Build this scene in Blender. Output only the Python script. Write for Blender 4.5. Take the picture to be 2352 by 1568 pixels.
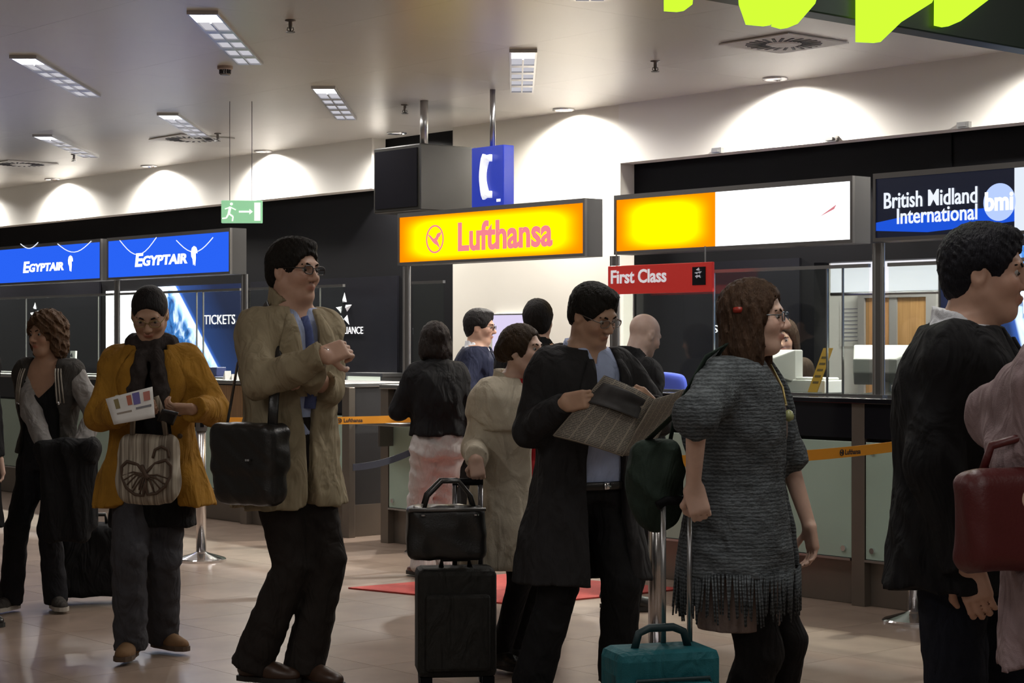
import bpy, bmesh, math, random
import numpy as np
from mathutils import Vector, Matrix

for o in list(bpy.data.objects):
    bpy.data.objects.remove(o)
random.seed(7)
scene = bpy.context.scene
COL = scene.collection

# ------------------------------------------------------------------ camera
F = 4400.0            # focal length in pixels of the 2352 x 1568 frame
CX, CY, HC = 1176.0, 784.0, 1.45
cam_d = bpy.data.cameras.new('camera')
cam_d.sensor_width = 36.0
cam_d.lens = F / 2352.0 * 36.0
cam_d.clip_end = 200
cam = bpy.data.objects.new('camera', cam_d)
COL.objects.link(cam)
cam.location = (0, 0, HC)
cam.rotation_euler = (math.pi / 2, 0, 0)
scene.camera = cam

# ------------------------------------------------------------------ world and exposure
world = bpy.data.worlds.new('world')
scene.world = world
world.use_nodes = True
world.node_tree.nodes['Background'].inputs[0].default_value = (1.0, 0.93, 0.84, 1)
world.node_tree.nodes['Background'].inputs[1].default_value = 0.10
scene.view_settings.view_transform = 'Standard'
scene.view_settings.look = 'None'
scene.view_settings.gamma = 1.0
scene.view_settings.use_curve_mapping = False
scene.view_settings.exposure = 0.0
TROFFER_W, DOWN_W, OFFICE_W = 20.0, 34.0, 40.0

# ------------------------------------------------------------------ geometry of the place
CEIL = 3.22
_d = math.hypot(3761.0, F)
RX, RY = 3761.0 / _d, -F / _d          # along the shop front, towards the right
NX, NY = -RY, RX                       # away, into the offices
TH = math.atan2(RY, RX)
D1, D2 = 8.27, 9.92                    # counter fronts, back wall

def W(s, D, z=0.0):
    return Vector((s * RX + D * NX, s * RY + D * NY, z))

def wp(x, y, D):
    a = (x - CX) / F
    t = D / (NX * a + NY)
    return t * (RX * a + RY), HC + (CY - y) / F * t

def at(x, y, depth):
    return Vector(((x - CX) / F * depth, depth, HC + (CY - y) / F * depth))

def on_ceiling(x, y, z=CEIL):
    t = F * (z - HC) / (CY - y)
    return Vector(((x - CX) / F * t, t, z))

def on_floor(x, y):
    t = F * HC / (y - CY)
    return Vector(((x - CX) / F * t, t, 0))

# ------------------------------------------------------------------ materials
MATS = {}
def mat(name, col, rough=0.6, metal=0.0, emit=None, estr=0.0, spec=0.5, var=0.0, vscale=8.0,
        bump=0.0, bscale=60.0, stretch=None, coat=0.0):
    if name in MATS:
        return MATS[name]
    m = bpy.data.materials.new(name)
    m.use_nodes = True
    nt = m.node_tree
    b = nt.nodes['Principled BSDF']
    b.inputs['Base Color'].default_value = (*col, 1)
    b.inputs['Roughness'].default_value = rough
    b.inputs['Metallic'].default_value = metal
    b.inputs['Specular IOR Level'].default_value = spec
    b.inputs['Coat Weight'].default_value = coat
    if emit is not None:
        b.inputs['Emission Color'].default_value = (*emit, 1)
        b.inputs['Emission Strength'].default_value = estr
    if var > 0 or bump > 0:
        tc = nt.nodes.new('ShaderNodeTexCoord')
        mp = nt.nodes.new('ShaderNodeMapping')
        if stretch:
            mp.inputs['Scale'].default_value = stretch
        nt.links.new(tc.outputs['Object'], mp.inputs['Vector'])
    if var > 0:
        n = nt.nodes.new('ShaderNodeTexNoise')
        n.inputs['Scale'].default_value = vscale
        n.inputs['Detail'].default_value = 4
        nt.links.new(mp.outputs['Vector'], n.inputs['Vector'])
        r = nt.nodes.new('ShaderNodeMapRange')
        r.inputs['From Min'].default_value = 0.3
        r.inputs['From Max'].default_value = 0.7
        r.inputs['To Min'].default_value = 1 - var
        r.inputs['To Max'].default_value = 1 + var
        nt.links.new(n.outputs['Fac'], r.inputs['Value'])
        mx = nt.nodes.new('ShaderNodeMix')
        mx.data_type = 'RGBA'
        mx.blend_type = 'MULTIPLY'
        mx.inputs[0].default_value = 1
        mx.inputs[6].default_value = (*col, 1)
        nt.links.new(r.outputs['Result'], mx.inputs[7])
        nt.links.new(mx.outputs[2], b.inputs['Base Color'])
    if bump > 0:
        n2 = nt.nodes.new('ShaderNodeTexNoise')
        n2.inputs['Scale'].default_value = bscale
        n2.inputs['Detail'].default_value = 3
        nt.links.new(mp.outputs['Vector'], n2.inputs['Vector'])
        bp = nt.nodes.new('ShaderNodeBump')
        bp.inputs['Strength'].default_value = bump
        bp.inputs['Distance'].default_value = 0.01
        nt.links.new(n2.outputs['Fac'], bp.inputs['Height'])
        nt.links.new(bp.outputs['Normal'], b.inputs['Normal'])
    MATS[name] = m
    return m

def glow(name, col, strength):
    if name in MATS:
        return MATS[name]
    m = bpy.data.materials.new(name)
    m.use_nodes = True
    nt = m.node_tree
    nt.nodes.clear()
    e = nt.nodes.new('ShaderNodeEmission')
    e.inputs[0].default_value = (*col, 1)
    e.inputs[1].default_value = strength
    o = nt.nodes.new('ShaderNodeOutputMaterial')
    nt.links.new(e.outputs[0], o.inputs[0])
    MATS[name] = m
    return m

def ramp_glow(name, axis_nodes, stops, strength):
    """emission through a colour ramp; axis_nodes(nt) returns the factor socket"""
    m = bpy.data.materials.new(name)
    m.use_nodes = True
    nt = m.node_tree
    nt.nodes.clear()
    fac = axis_nodes(nt)
    r = nt.nodes.new('ShaderNodeValToRGB')
    els = r.color_ramp.elements
    while len(els) < len(stops):
        els.new(0.5)
    for e, (p, c) in zip(els, stops):
        e.position = p
        e.color = (*c, 1)
    nt.links.new(fac, r.inputs[0])
    e = nt.nodes.new('ShaderNodeEmission')
    e.inputs[1].default_value = strength
    nt.links.new(r.outputs[0], e.inputs[0])
    o = nt.nodes.new('ShaderNodeOutputMaterial')
    nt.links.new(e.outputs[0], o.inputs[0])
    MATS[name] = m
    return m

def clear_glass(name='clear_glass', tint=(0.93, 0.97, 0.95), gloss=0.05):
    if name in MATS:
        return MATS[name]
    m = bpy.data.materials.new(name)
    m.use_nodes = True
    nt = m.node_tree
    nt.nodes.clear()
    t = nt.nodes.new('ShaderNodeBsdfTransparent')
    t.inputs[0].default_value = (*tint, 1)
    g = nt.nodes.new('ShaderNodeBsdfGlossy')
    g.inputs['Roughness'].default_value = 0.03
    x = nt.nodes.new('ShaderNodeMixShader')
    x.inputs[0].default_value = gloss
    nt.links.new(t.outputs[0], x.inputs[1])
    nt.links.new(g.outputs[0], x.inputs[2])
    o = nt.nodes.new('ShaderNodeOutputMaterial')
    nt.links.new(x.outputs[0], o.inputs[0])
    MATS[name] = m
    return m

M_WHITE = mat('white_paint', (0.78, 0.76, 0.72), 0.55, bump=0.02, bscale=200)
M_WALL = mat('plaster', (0.74, 0.71, 0.64), 0.6, var=0.03, vscale=1.5)
M_BLACKG = mat('black_glass', (0.010, 0.010, 0.013), 0.12, spec=0.3)
M_BLACK = mat('black_matt', (0.005, 0.005, 0.006), 0.55, spec=0.08)
M_ALU = mat('brushed_aluminium', (0.42, 0.42, 0.42), 0.32, 1.0, bump=0.03, bscale=300, stretch=(1, 1, 0.05))
M_DALU = mat('dark_aluminium', (0.16, 0.155, 0.15), 0.4, 0.7)
M_CHROME = mat('chrome', (0.75, 0.75, 0.77), 0.12, 1.0)
M_STEEL = mat('warm_steel', (0.19, 0.165, 0.14), 0.35, 0.6, var=0.08, vscale=3)
M_GREENG = mat('green_glass', (0.36, 0.47, 0.40), 0.18, var=0.05, vscale=2, spec=0.6)
M_LETTER = mat('white_letter', (0.8, 0.8, 0.82), 0.5, emit=(0.8, 0.82, 0.9), estr=0.35)
M_PAPER = mat('paper', (0.78, 0.77, 0.74), 0.8, var=0.06, vscale=12)
M_YCARD = mat('yellow_card', (0.75, 0.42, 0.06), 0.6, var=0.05)
M_DKPRINT = mat('dark_print', (0.03, 0.03, 0.04), 0.7)
M_WOOD = None

# ------------------------------------------------------------------ mesh helpers
def tag(o, label=None, cat=None, group=None, kind=None):
    if label: o['label'] = label
    if cat: o['category'] = cat
    if group: o['group'] = group
    if kind: o['kind'] = kind
    return o

class MB:
    def __init__(self):
        self.v = []; self.f = []
    def add(self, vs, fs):
        n = len(self.v)
        self.v += [tuple(v) for v in vs]
        self.f += [tuple(i + n for i in f) for f in fs]
        return self
    def box(self, x0, x1, y0, y1, z0, z1):
        vs = [(x, y, z) for z in (z0, z1) for y in (y0, y1) for x in (x0, x1)]
        return self.add(vs, [(0, 2, 3, 1), (4, 5, 7, 6), (0, 1, 5, 4), (2, 6, 7, 3), (0, 4, 6, 2), (1, 3, 7, 5)])
    def prism(self, poly, y0, y1):
        """polygon in x,z (counter-clockwise seen from -y), extruded along y"""
        n = len(poly)
        vs = [(x, y0, z) for x, z in poly] + [(x, y1, z) for x, z in poly]
        fs = [tuple(range(n)), tuple(range(2 * n - 1, n - 1, -1))]
        fs += [(i, i + n, (i + 1) % n + n, (i + 1) % n) for i in range(n)]
        return self.add(vs, fs)
    def prismz(self, poly, z0, z1):
        n = len(poly)
        vs = [(x, y, z0) for x, y in poly] + [(x, y, z1) for x, y in poly]
        fs = [tuple(range(n - 1, -1, -1)), tuple(range(n, 2 * n))]
        fs += [(i, (i + 1) % n, (i + 1) % n + n, i + n) for i in range(n)]
        return self.add(vs, fs)
    def tube(self, path, r, n=12, caps=True, flat=None):
        path = [Vector(p) for p in path]
        rs = r if isinstance(r, (list, tuple)) else [r] * len(path)
        rings = []
        up = None
        for i, p in enumerate(path):
            d = (path[min(i + 1, len(path) - 1)] - path[max(i - 1, 0)]).normalized()
            if up is None:
                up = Vector((0, 0, 1)) if abs(d.z) < 0.9 else Vector((0, 1, 0))
            a = d.cross(up).normalized()
            b = a.cross(d).normalized()
            up = b
            k = flat or (1, 1)
            rings.append([p + (a * math.cos(t) * k[0] + b * math.sin(t) * k[1]) * rs[i]
                          for t in [2 * math.pi * j / n for j in range(n)]])
        vs = [v for r_ in rings for v in r_]
        fs = []
        for i in range(len(path) - 1):
            for j in range(n):
                a0 = i * n + j; a1 = i * n + (j + 1) % n
                fs.append((a0, a1, a1 + n, a0 + n))
        if caps:
            fs.append(tuple(range(n - 1, -1, -1)))
            fs.append(tuple(range((len(path) - 1) * n, len(path) * n)))
        return self.add(vs, fs)
    def lathe(self, prof, n=32, c=(0, 0, 0)):
        vs = []
        for r, z in prof:
            for j in range(n):
                t = 2 * math.pi * j / n
                vs.append((c[0] + r * math.cos(t), c[1] + r * math.sin(t), c[2] + z))
        fs = []
        for i in range(len(prof) - 1):
            for j in range(n):
                a0 = i * n + j; a1 = i * n + (j + 1) % n
                fs.append((a0, a1, a1 + n, a0 + n))
        fs.append(tuple(range(n - 1, -1, -1)))
        fs.append(tuple(range((len(prof) - 1) * n, len(prof) * n)))
        return self.add(vs, fs)
    def grid(self, fn, nu, nv):
        vs = [fn(i / nu, j / nv) for j in range(nv + 1) for i in range(nu + 1)]
        fs = [(j * (nu + 1) + i, j * (nu + 1) + i + 1, (j + 1) * (nu + 1) + i + 1, (j + 1) * (nu + 1) + i)
              for j in range(nv) for i in range(nu)]
        return self.add(vs, fs)
    def mesh(self, name, m, smooth=False):
        me = bpy.data.meshes.new(name)
        me.from_pydata(self.v, [], self.f)
        me.materials.append(m)
        if smooth:
            me.polygons.foreach_set('use_smooth', [True] * len(me.polygons))
        me.update()
        return me
    def build(self, name, m, parent=None, loc=None, rz=None, smooth=False, bevel=0.0, solid=0.0, subsurf=0):
        o = bpy.data.objects.new(name, self.mesh(name, m, smooth))
        COL.objects.link(o)
        if parent is not None: o.parent = parent
        if loc is not None: o.location = loc
        if rz is not None: o.rotation_euler[2] = rz
        if solid:
            md = o.modifiers.new('solid', 'SOLIDIFY'); md.thickness = solid; md.offset = 0
        if subsurf:
            md = o.modifiers.new('sub', 'SUBSURF'); md.levels = subsurf; md.render_levels = subsurf
        if bevel:
            md = o.modifiers.new('bevel', 'BEVEL'); md.width = bevel; md.segments = 2; md.limit_method = 'ANGLE'
        return o

def empty(name, loc=(0, 0, 0), rz=0.0, label=None, cat=None, group=None, parent=None):
    o = bpy.data.objects.new(name, None)
    COL.objects.link(o)
    o.location = loc
    o.rotation_euler[2] = rz
    o.empty_display_size = 0.1
    if parent is not None: o.parent = parent
    return tag(o, label, cat, group)

def wthing(name, s, D, z, label=None, cat=None, group=None):
    return empty(name, W(s, D, z), TH, label, cat, group)

def text_mesh(body, x0, x1, z0, z1, m, parent, name='lettering', y=-0.004, depth=0.004, bold=0.0, shear=0.0, spacing=1.0):
    """built-in font letters fitted into a box of the x,z plane, facing -y"""
    cu = bpy.data.curves.new(name, 'FONT')
    cu.body = body
    cu.offset = bold
    cu.shear = shear
    cu.space_character = spacing
    cu.resolution_u = 3
    cu.extrude = 0.01
    tmp = bpy.data.objects.new('tmp', cu)
    COL.objects.link(tmp)
    dg = bpy.context.evaluated_depsgraph_get()
    me = bpy.data.meshes.new_from_object(tmp.evaluated_get(dg))
    bpy.data.objects.remove(tmp)
    bpy.data.curves.remove(cu)
    n = len(me.vertices)
    co = np.zeros(n * 3, np.float32)
    me.vertices.foreach_get('co', co)
    co = co.reshape(-1, 3)
    lo, hi = co.min(0), co.max(0)
    u = (co[:, 0] - lo[0]) / (hi[0] - lo[0])
    v = (co[:, 1] - lo[1]) / (hi[1] - lo[1])
    w = (co[:, 2] - lo[2]) / max(hi[2] - lo[2], 1e-6)
    out = np.stack([x0 + u * (x1 - x0), y - w * depth, z0 + v * (z1 - z0)], 1)
    me.vertices.foreach_set('co', out.astype(np.float32).ravel())
    me.materials.clear()
    me.materials.append(m)
    me.update()
    o = bpy.data.objects.new(name, me)
    COL.objects.link(o)
    o.parent = parent
    return o

def ring(cx, cz, r0, r1, n=40):
    """flat ring as an MB in the x,z plane"""
    mb = MB()
    vs = []
    for r in (r0, r1):
        for y in (0.0, -0.004):
            vs += [(cx + r * math.cos(2 * math.pi * i / n), y, cz + r * math.sin(2 * math.pi * i / n)) for i in range(n)]
    fs = []
    for i in range(n):
        j = (i + 1) % n
        fs += [(n + i, n + j, 3 * n + j, 3 * n + i), (i, 2 * n + i, 2 * n + j, j),
               (2 * n + i, 3 * n + i, 3 * n + j, 2 * n + j), (i, j, n + j, n + i)]
    return mb.add(vs, fs)

def crane(cx, cz, r):
    """simple outline of the flying bird inside the ring"""
    p = [(-0.92, 0.42), (-0.55, 0.30), (-0.15, 0.02), (0.10, 0.12), (0.30, 0.42), (0.80, 0.52), (0.72, 0.40),
         (0.80, 0.36), (0.62, 0.26), (0.66, 0.20), (0.45, 0.10), (0.42, -0.02), (0.25, -0.10), (0.42, -0.30),
         (0.62, -0.75), (0.30, -0.50), (-0.10, -0.32), (-0.35, -0.12)]
    return MB().prism([(cx + x * r, cz + z * r) for x, z in p][::-1], -0.004, 0.0)

# ------------------------------------------------------------------ floor and ceiling
def world_slab(name, x0, x1, y0, y1, z0, z1, m, kind='structure'):
    o = MB().box(x0, x1, y0, y1, z0, z1).build(name, m)
    tag(o, kind=kind)
    return o

def tile_material(name, col, rough, spec, var, scl, coat=0.0):
    m = mat(name, col, rough, 0, spec=spec, var=var, vscale=scl, coat=coat)
    return m

M_FLOOR = tile_material('polished_stone', (0.32, 0.24, 0.19), 0.26, 0.5, 0.16, 2.2)
M_JOINT = mat('floor_joint', (0.13, 0.10, 0.085), 0.6)
floor = world_slab('floor', -14, 12, -6, 34, -0.2, -0.003, M_JOINT)
M_CEIL = mat('ceiling_panel', (0.56, 0.54, 0.51), 0.30, 0.0, spec=1.0, var=0.03, vscale=1.0)
M_CJOINT = mat('ceiling_joint', (0.16, 0.15, 0.14), 0.5)
ceiling = world_slab('ceiling', -16, 14, -6, 34, CEIL + 0.006, CEIL + 0.2, M_CJOINT)

def in_view(p, m=0.35):
    if p.y < 2: return False
    return abs(p.x) < p.y * (1176 / F) + m

# floor tiles laid along the shop front
TS = 0.6
tile_mesh = MB().box(-TS / 2 + 0.0012, TS / 2 - 0.0012, -TS / 2 + 0.0012, TS / 2 - 0.0012, -0.02, 0.0).mesh('tile', M_FLOOR)
rest = MB()
cand = []
for i in range(-70, 30):
    for j in range(-10, 40):
        s, D = i * TS, j * TS
        if D > D2 + 0.3: continue
        p = W(s, D)
        if p.y < -5 or p.y > 33 or abs(p.x) > 11: continue
        vis = in_view(p) and p.y > F * HC / 800.0 - 0.4
        cand.append((0 if vis else 1, p.length, s, D, p))
cand.sort(key=lambda c: (c[0], c[1]))
for k, (h, l, s, D, p) in enumerate(cand):
    if h == 0 and k < 290:
        o = bpy.data.objects.new('floor_tile', tile_mesh)
        COL.objects.link(o)
        o.parent = floor
        o.location = p
        o.rotation_euler[2] = TH
    else:
        e = TS / 2 - 0.0012
        c = [W(s + a * e, D + b * e) for a, b in ((-1, -1), (1, -1), (1, 1), (-1, 1))]
        rest.prismz([(v.x, v.y) for v in c], -0.02, 0.0)
tag(rest.build('floor_tile_field', M_FLOOR, floor), kind='stuff')

# ceiling panels
PS = 1.25
panel_mesh = MB().box(-PS / 2 + 0.0008, PS / 2 - 0.0008, -PS / 2 + 0.0008, PS / 2 - 0.0008, 0.0, 0.03).mesh('panel', M_CEIL)
rest = MB()
for i in range(-30, 14):
    for j in range(-6, 18):
        s, D = (i + 0.5) * PS, D2 + 0.06 - (j + 0.5) * PS
        p = W(s, D)
        if p.y < -5 or p.y > 33 or abs(p.x) > 13: continue
        if in_view(p, 0.9) and p.y > 8.3 and j >= 0:
            o = bpy.data.objects.new('ceiling_panel', panel_mesh)
            COL.objects.link(o)
            o.parent = ceiling
            o.location = (p.x, p.y, CEIL)
            o.rotation_euler[2] = TH
        else:
            e = PS / 2 - 0.0008
            c = [W(s + a * e, D + b * e) for a, b in ((-1, -1), (1, -1), (1, 1), (-1, 1))]
            rest.prismz([(v.x, v.y) for v in c], CEIL, CEIL + 0.03)
tag(rest.build('ceiling_panel_field', M_CEIL, ceiling), kind='stuff')

# ------------------------------------------------------------------ back wall: fascia, pillar, dark wall
def sx(x, D): return wp(x, 784, D)[0]
SL, SR = sx(-260, D2) - 4.0, sx(2352, D2) + 3.5
s_p0, s_p1 = sx(1040, D2), sx(1425, D2)
s_fend = sx(858, D2)
LIP = wp(1840, 333, D2)[1]

def wstruct(name, s0, s1, d0, d1, z0, z1, m, bevel=0.0):
    o = MB().box(s0, s1, d0, d1, z0, z1).build(name, m, loc=(0, 0, 0), rz=TH, bevel=bevel)
    tag(o, kind='structure')
    return o

def wplace(o):           # coordinates are already (s, D, z)
    o.rotation_euler[2] = TH
    return o

wstruct('wall_back', SL, s_p0, D2 + 0.14, D2 + 0.30, 0, CEIL, M_BLACK)
wstruct('wall_pillar', s_p0, s_p1, D2, D2 + 0.30, 0, CEIL, M_WALL)
wstruct('wall_fascia_left', SL, s_fend, D2 - 0.02, D2 + 0.13, LIP, CEIL, M_WHITE)
wstruct('wall_fascia_right', s_p1 + 0.002, SR, D2 - 0.02, D2 + 0.13, LIP, CEIL, M_WHITE)
# brackets on the fascia's lower edge
for x in (1650, 1912, 2216):
    s = sx(x, D2 - 0.03)
    o = MB().box(-0.045, 0.045, -0.03, 0.0, -0.02, 0.02).box(-0.03, 0.03, -0.05, -0.03, -0.012, 0.008).build(
        'fascia_bracket', M_ALU, loc=W(s, D2 - 0.022, LIP + 0.015), rz=TH)
    tag(o, 'small metal bracket clipped to the lower edge of the white fascia', 'bracket', 'brackets on the fascia edge')

# right part of the back wall: dark panel, clear office opening with a door, dark poster wall
sA, sB, sC = sx(1425, D2), sx(1838, D2), sx(2157, D2)
wstruct('wall_back_dark', sA + 0.002, sB, D2 + 0.142, D2 + 0.30, 0, CEIL, M_BLACK)
wstruct('wall_back_poster', sC, SR, D2 + 0.142, D2 + 0.30, 0, CEIL, M_BLACK)
# lit office behind the opening
M_OFFICE = mat('office_white', (0.80, 0.79, 0.76), 0.6)
OD = D2 + 1.5
wstruct('wall_office', sB - 1.2, sC + 1.2, OD, OD + 0.12, 0, 2.7, M_OFFICE)
wstruct('wall_office_side_left', sB - 1.30, sB - 1.20, D2 + 0.30, OD, 0, 2.7, M_OFFICE)
wstruct('wall_office_side_right', sC + 1.0, sC + 1.1, D2 + 0.30, OD, 0, 2.7, M_OFFICE)
wstruct('ceiling_office', sB - 1.2, sC + 1.2, D2 + 0.30, OD, 2.7, 2.8, M_OFFICE)
ztop = wp(2000, 598, D2 + 0.13)[1]
wstruct('wall_back_header', sB + 0.002, sC - 0.002, D2 + 0.13, D2 + 0.30, ztop, CEIL, M_BLACK)
# white header panel above the door; its backlight is put in as emission
zb = wp(2000, 676, D2 + 0.2)[1]
bl = wthing('backlit_header', (sB + sC) / 2, D2 + 0.34, zb, 'white backlit header panel above the wooden office door', 'header panel')
hw = (sC - sB) / 2 + 0.02
mbv = MB()
mbv.box(-hw, hw, 0, 0.012, 0.02, ztop - zb + 0.10)
mbv.build('header_face', mat('header_glow', (0.85, 0.85, 0.86), 0.7, emit=(0.95, 0.96, 1), estr=0.85), bl)
MB().tube([(-hw, 0.006, 0.012), (hw, 0.006, 0.012)], 0.014, 10).build('bottom_bar', M_ALU, bl)

# wooden door seen through the opening
def wood(name, c1, c2, scale=1.0):
    m = bpy.data.materials.new(name)
    m.use_nodes = True
    nt = m.node_tree
    b = nt.nodes['Principled BSDF']
    tc = nt.nodes.new('ShaderNodeTexCoord')
    mp = nt.nodes.new('ShaderNodeMapping')
    mp.inputs['Scale'].default_value = (30 * scale, 30 * scale, 1.2 * scale)
    n = nt.nodes.new('ShaderNodeTexNoise')
    n.inputs['Scale'].default_value = 2.0
    n.inputs['Detail'].default_value = 6
    r = nt.nodes.new('ShaderNodeValToRGB')
    r.color_ramp.elements[0].color = (*c1, 1); r.color_ramp.elements[0].position = 0.3
    r.color_ramp.elements[1].color = (*c2, 1); r.color_ramp.elements[1].position = 0.7
    nt.links.new(tc.outputs['Object'], mp.inputs['Vector'])
    nt.links.new(mp.outputs['Vector'], n.inputs['Vector'])
    nt.links.new(n.outputs['Fac'], r.inputs[0])
    nt.links.new(r.outputs[0], b.inputs['Base Color'])
    b.inputs['Roughness'].default_value = 0.45
    return m
M_WOOD = wood('door_wood', (0.42, 0.22, 0.08), (0.60, 0.34, 0.14))
M_WOODB = wood('counter_wood', (0.16, 0.09, 0.045), (0.26, 0.15, 0.07))
d0, d1_ = sx(1998, OD), sx(2140, OD)
dz = wp(2070, 683, OD)[1]
dr = tag(wthing('door_1', (d0 + d1_) / 2, OD - 0.05, 0), kind='structure')
w2 = (d1_ - d0) / 2
q = d0 + (d1_ - d0) * 0.40 - (d0 + d1_) / 2
q2 = q + 0.07
MB().box(-w2, q, 0, 0.045, 0.01, dz).build('door_leaf', M_WOOD, dr, bevel=0.003)
MB().box(q2, w2, 0, 0.045, 0.01, dz).build('door_leaf', M_WOOD, dr, bevel=0.003)
MB().box(q, q2, -0.01, 0.045, 0.01, dz).build('door_stile', mat('grey_paint', (0.34, 0.32, 0.31), 0.5), dr)
fr = MB().box(-w2 - 0.06, -w2, -0.02, 0.05, 0, dz + 0.06).box(w2, w2 + 0.09, -0.02, 0.05, 0, dz + 0.06).box(-w2, w2, -0.02, 0.05, dz, dz + 0.06)
fr.build('door_frame', mat('grey_paint', (0.34, 0.32, 0.31), 0.5), dr)
MB().tube([(q2 + 0.06, -0.01, 1.05), (q2 + 0.06, -0.05, 1.05), (q2 + 0.17, -0.05, 1.05)], 0.011, 8).build('door_handle', M_CHROME, dr, smooth=True)
# notice on the office wall
s, z = wp(1962, 795, OD)
nt_ = wthing('paper_notice', s, OD - 0.008, z, 'white printed notice pinned on the office wall beside the door', 'notice')
MB().box(-0.13, 0.13, 0, 0.006, 0.0, 0.34).build('sheet', M_PAPER, nt_)
lines = MB()
for k in range(9):
    lines.box(-0.10, 0.10 - 0.05 * (k % 3 == 2), -0.002, 0.0, 0.04 + k * 0.03, 0.048 + k * 0.03)
lines.build('printed_lines', mat('grey_print', (0.35, 0.35, 0.4), 0.8), nt_)

# ------------------------------------------------------------------ posters and wall lettering
def earth_print(name, horizon_dir, seed=0.0, glowing=0.5):
    """printed photograph of the planet seen from above: clouds and sea on one side, dark sky on the other"""
    m = bpy.data.materials.new(name)
    m.use_nodes = True
    nt = m.node_tree
    b = nt.nodes['Principled BSDF']
    tc = nt.nodes.new('ShaderNodeTexCoord')
    mp = nt.nodes.new('ShaderNodeMapping')
    mp.inputs['Location'].default_value = (seed, seed * 0.7, 0)
    nt.links.new(tc.outputs['Object'], mp.inputs['Vector'])
    n = nt.nodes.new('ShaderNodeTexNoise')
    n.inputs['Scale'].default_value = 4.0
    n.inputs['Detail'].default_value = 9
    n.inputs['Distortion'].default_value = 1.2
    nt.links.new(mp.outputs['Vector'], n.inputs['Vector'])
    cl = nt.nodes.new('ShaderNodeValToRGB')
    e = cl.color_ramp.elements
    e[0].position = 0.36; e[0].color = (0.003, 0.02, 0.10, 1)
    e[1].position = 0.66; e[1].color = (0.75, 0.86, 1.0, 1)
    k = e.new(0.5); k.color = (0.03, 0.14, 0.42, 1)
    nt.links.new(n.outputs['Fac'], cl.inputs[0])
    sep = nt.nodes.new('ShaderNodeSeparateXYZ')
    nt.links.new(tc.outputs['Object'], sep.inputs[0])
    # signed distance to the limb line in the panel's own x,z
    dt = nt.nodes.new('ShaderNodeVectorMath'); dt.operation = 'DOT_PRODUCT'
    dt.inputs[1].default_value = (horizon_dir[0], 0, horizon_dir[1])
    nt.links.new(tc.outputs['Object'], dt.inputs[0])
    ad = nt.nodes.new('ShaderNodeMath'); ad.operation = 'ADD'
    ad.inputs[1].default_value = horizon_dir[2]
    nt.links.new(dt.outputs['Value'], ad.inputs[0])
    band = nt.nodes.new('ShaderNodeValToRGB')
    e = band.color_ramp.elements
    e[0].position = 0.0; e[0].color = (0.004, 0.008, 0.03, 1)
    e[1].position = 1.0; e[1].color = (0, 0, 0, 1)
    for p, c in ((0.44, (0.01, 0.03, 0.12)), (0.485, (0.03, 0.10, 0.45)), (0.50, (0.65, 0.8, 1.0)), (0.56, (0.45, 0.6, 0.9)), (0.64, (0, 0, 0))):
        k = e.new(p); k.color = (*c, 1)
    nt.links.new(ad.outputs[0], band.inputs[0])
    msk = nt.nodes.new('ShaderNodeMapRange')
    msk.inputs['From Min'].default_value = 0.50
    msk.inputs['From Max'].default_value = 0.53
    nt.links.new(ad.outputs[0], msk.inputs['Value'])
    mul = nt.nodes.new('ShaderNodeMix'); mul.data_type = 'RGBA'
    mul.inputs[6].default_value = (0, 0, 0, 1)
    nt.links.new(msk.outputs['Result'], mul.inputs[0])
    nt.links.new(cl.outputs[0], mul.inputs[7])
    add = nt.nodes.new('ShaderNodeMix'); add.data_type = 'RGBA'; add.blend_type = 'ADD'
    add.inputs[0].default_value = 1
    nt.links.new(mul.outputs[2], add.inputs[6])
    nt.links.new(band.outputs[0], add.inputs[7])
    nt.links.new(add.outputs[2], b.inputs['Base Color'])
    nt.links.new(add.outputs[2], b.inputs['Emission Color'])
    b.inputs['Emission Strength'].default_value = glowing
    b.inputs['Roughness'].default_value = 0.25
    return m

WD = D2 + 0.12            # plane of the things mounted on the dark wall
def panel_box(x0, x1, y0, y1, D=WD):
    """pixel box on a wall plane -> s centre, half width, z0, z1"""
    s0, za = wp(x0, y0, D); s1, zb_ = wp(x1, y1, D)
    xm = (x0 + x1) / 2
    return (s0 + s1) / 2, (s1 - s0) / 2, wp(xm, y1, D)[1], wp(xm, y0, D)[1]

# left: white wall panels with their brightness put in as glow, and the planet poster
for x0, x1, lab in ((243, 262, 'narrow white lit wall panel left of the grey mullion'), (276, 322, 'white lit wall panel between the mullion and the planet poster')):
    sc, hw, z0, z1 = panel_box(x0, x1, 668, 1010)
    o = MB().box(-hw, hw, 0, 0.02, 0, z1 - z0).build('glowing_wall_panel', mat('wall_panel_glow', (0.8, 0.8, 0.84), 0.5, emit=(0.86, 0.88, 1), estr=0.75), loc=W(sc, WD, z0), rz=TH)
    tag(o, lab, 'wall panel')
sc, hw, z0, z1 = panel_box(322, 560, 655, 1000)
hz = z1 - z0
pt = wthing('wall_poster', sc, WD, z0, 'large planet poster in blue and white with TICKETS lettering', 'poster')
# limb runs from (400,650) to (512,868) in pixels
def loc_of(x, y):
    s_, z_ = wp(x, y, WD)
    return s_ - sc, z_ - z0
p0, p1 = loc_of(398, 650), loc_of(512, 868)
nx_, nz_ = (p0[1] - p1[1]), -(p0[0] - p1[0])
ln = math.hypot(nx_, nz_); nx_, nz_ = -nx_ / ln, -nz_ / ln
off = 0.5 - (nx_ * p0[0] + nz_ * p0[1])
MB().box(-hw, hw, 0, 0.02, 0, hz).build('printed_sheet', earth_print('planet_print_left', (nx_, nz_, off), 3.0, 0.7), pt)
a, b = loc_of(470, 745), loc_of(541, 722)
text_mesh('TICKETS', a[0], b[0], a[1], b[1], M_LETTER, pt)

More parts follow.
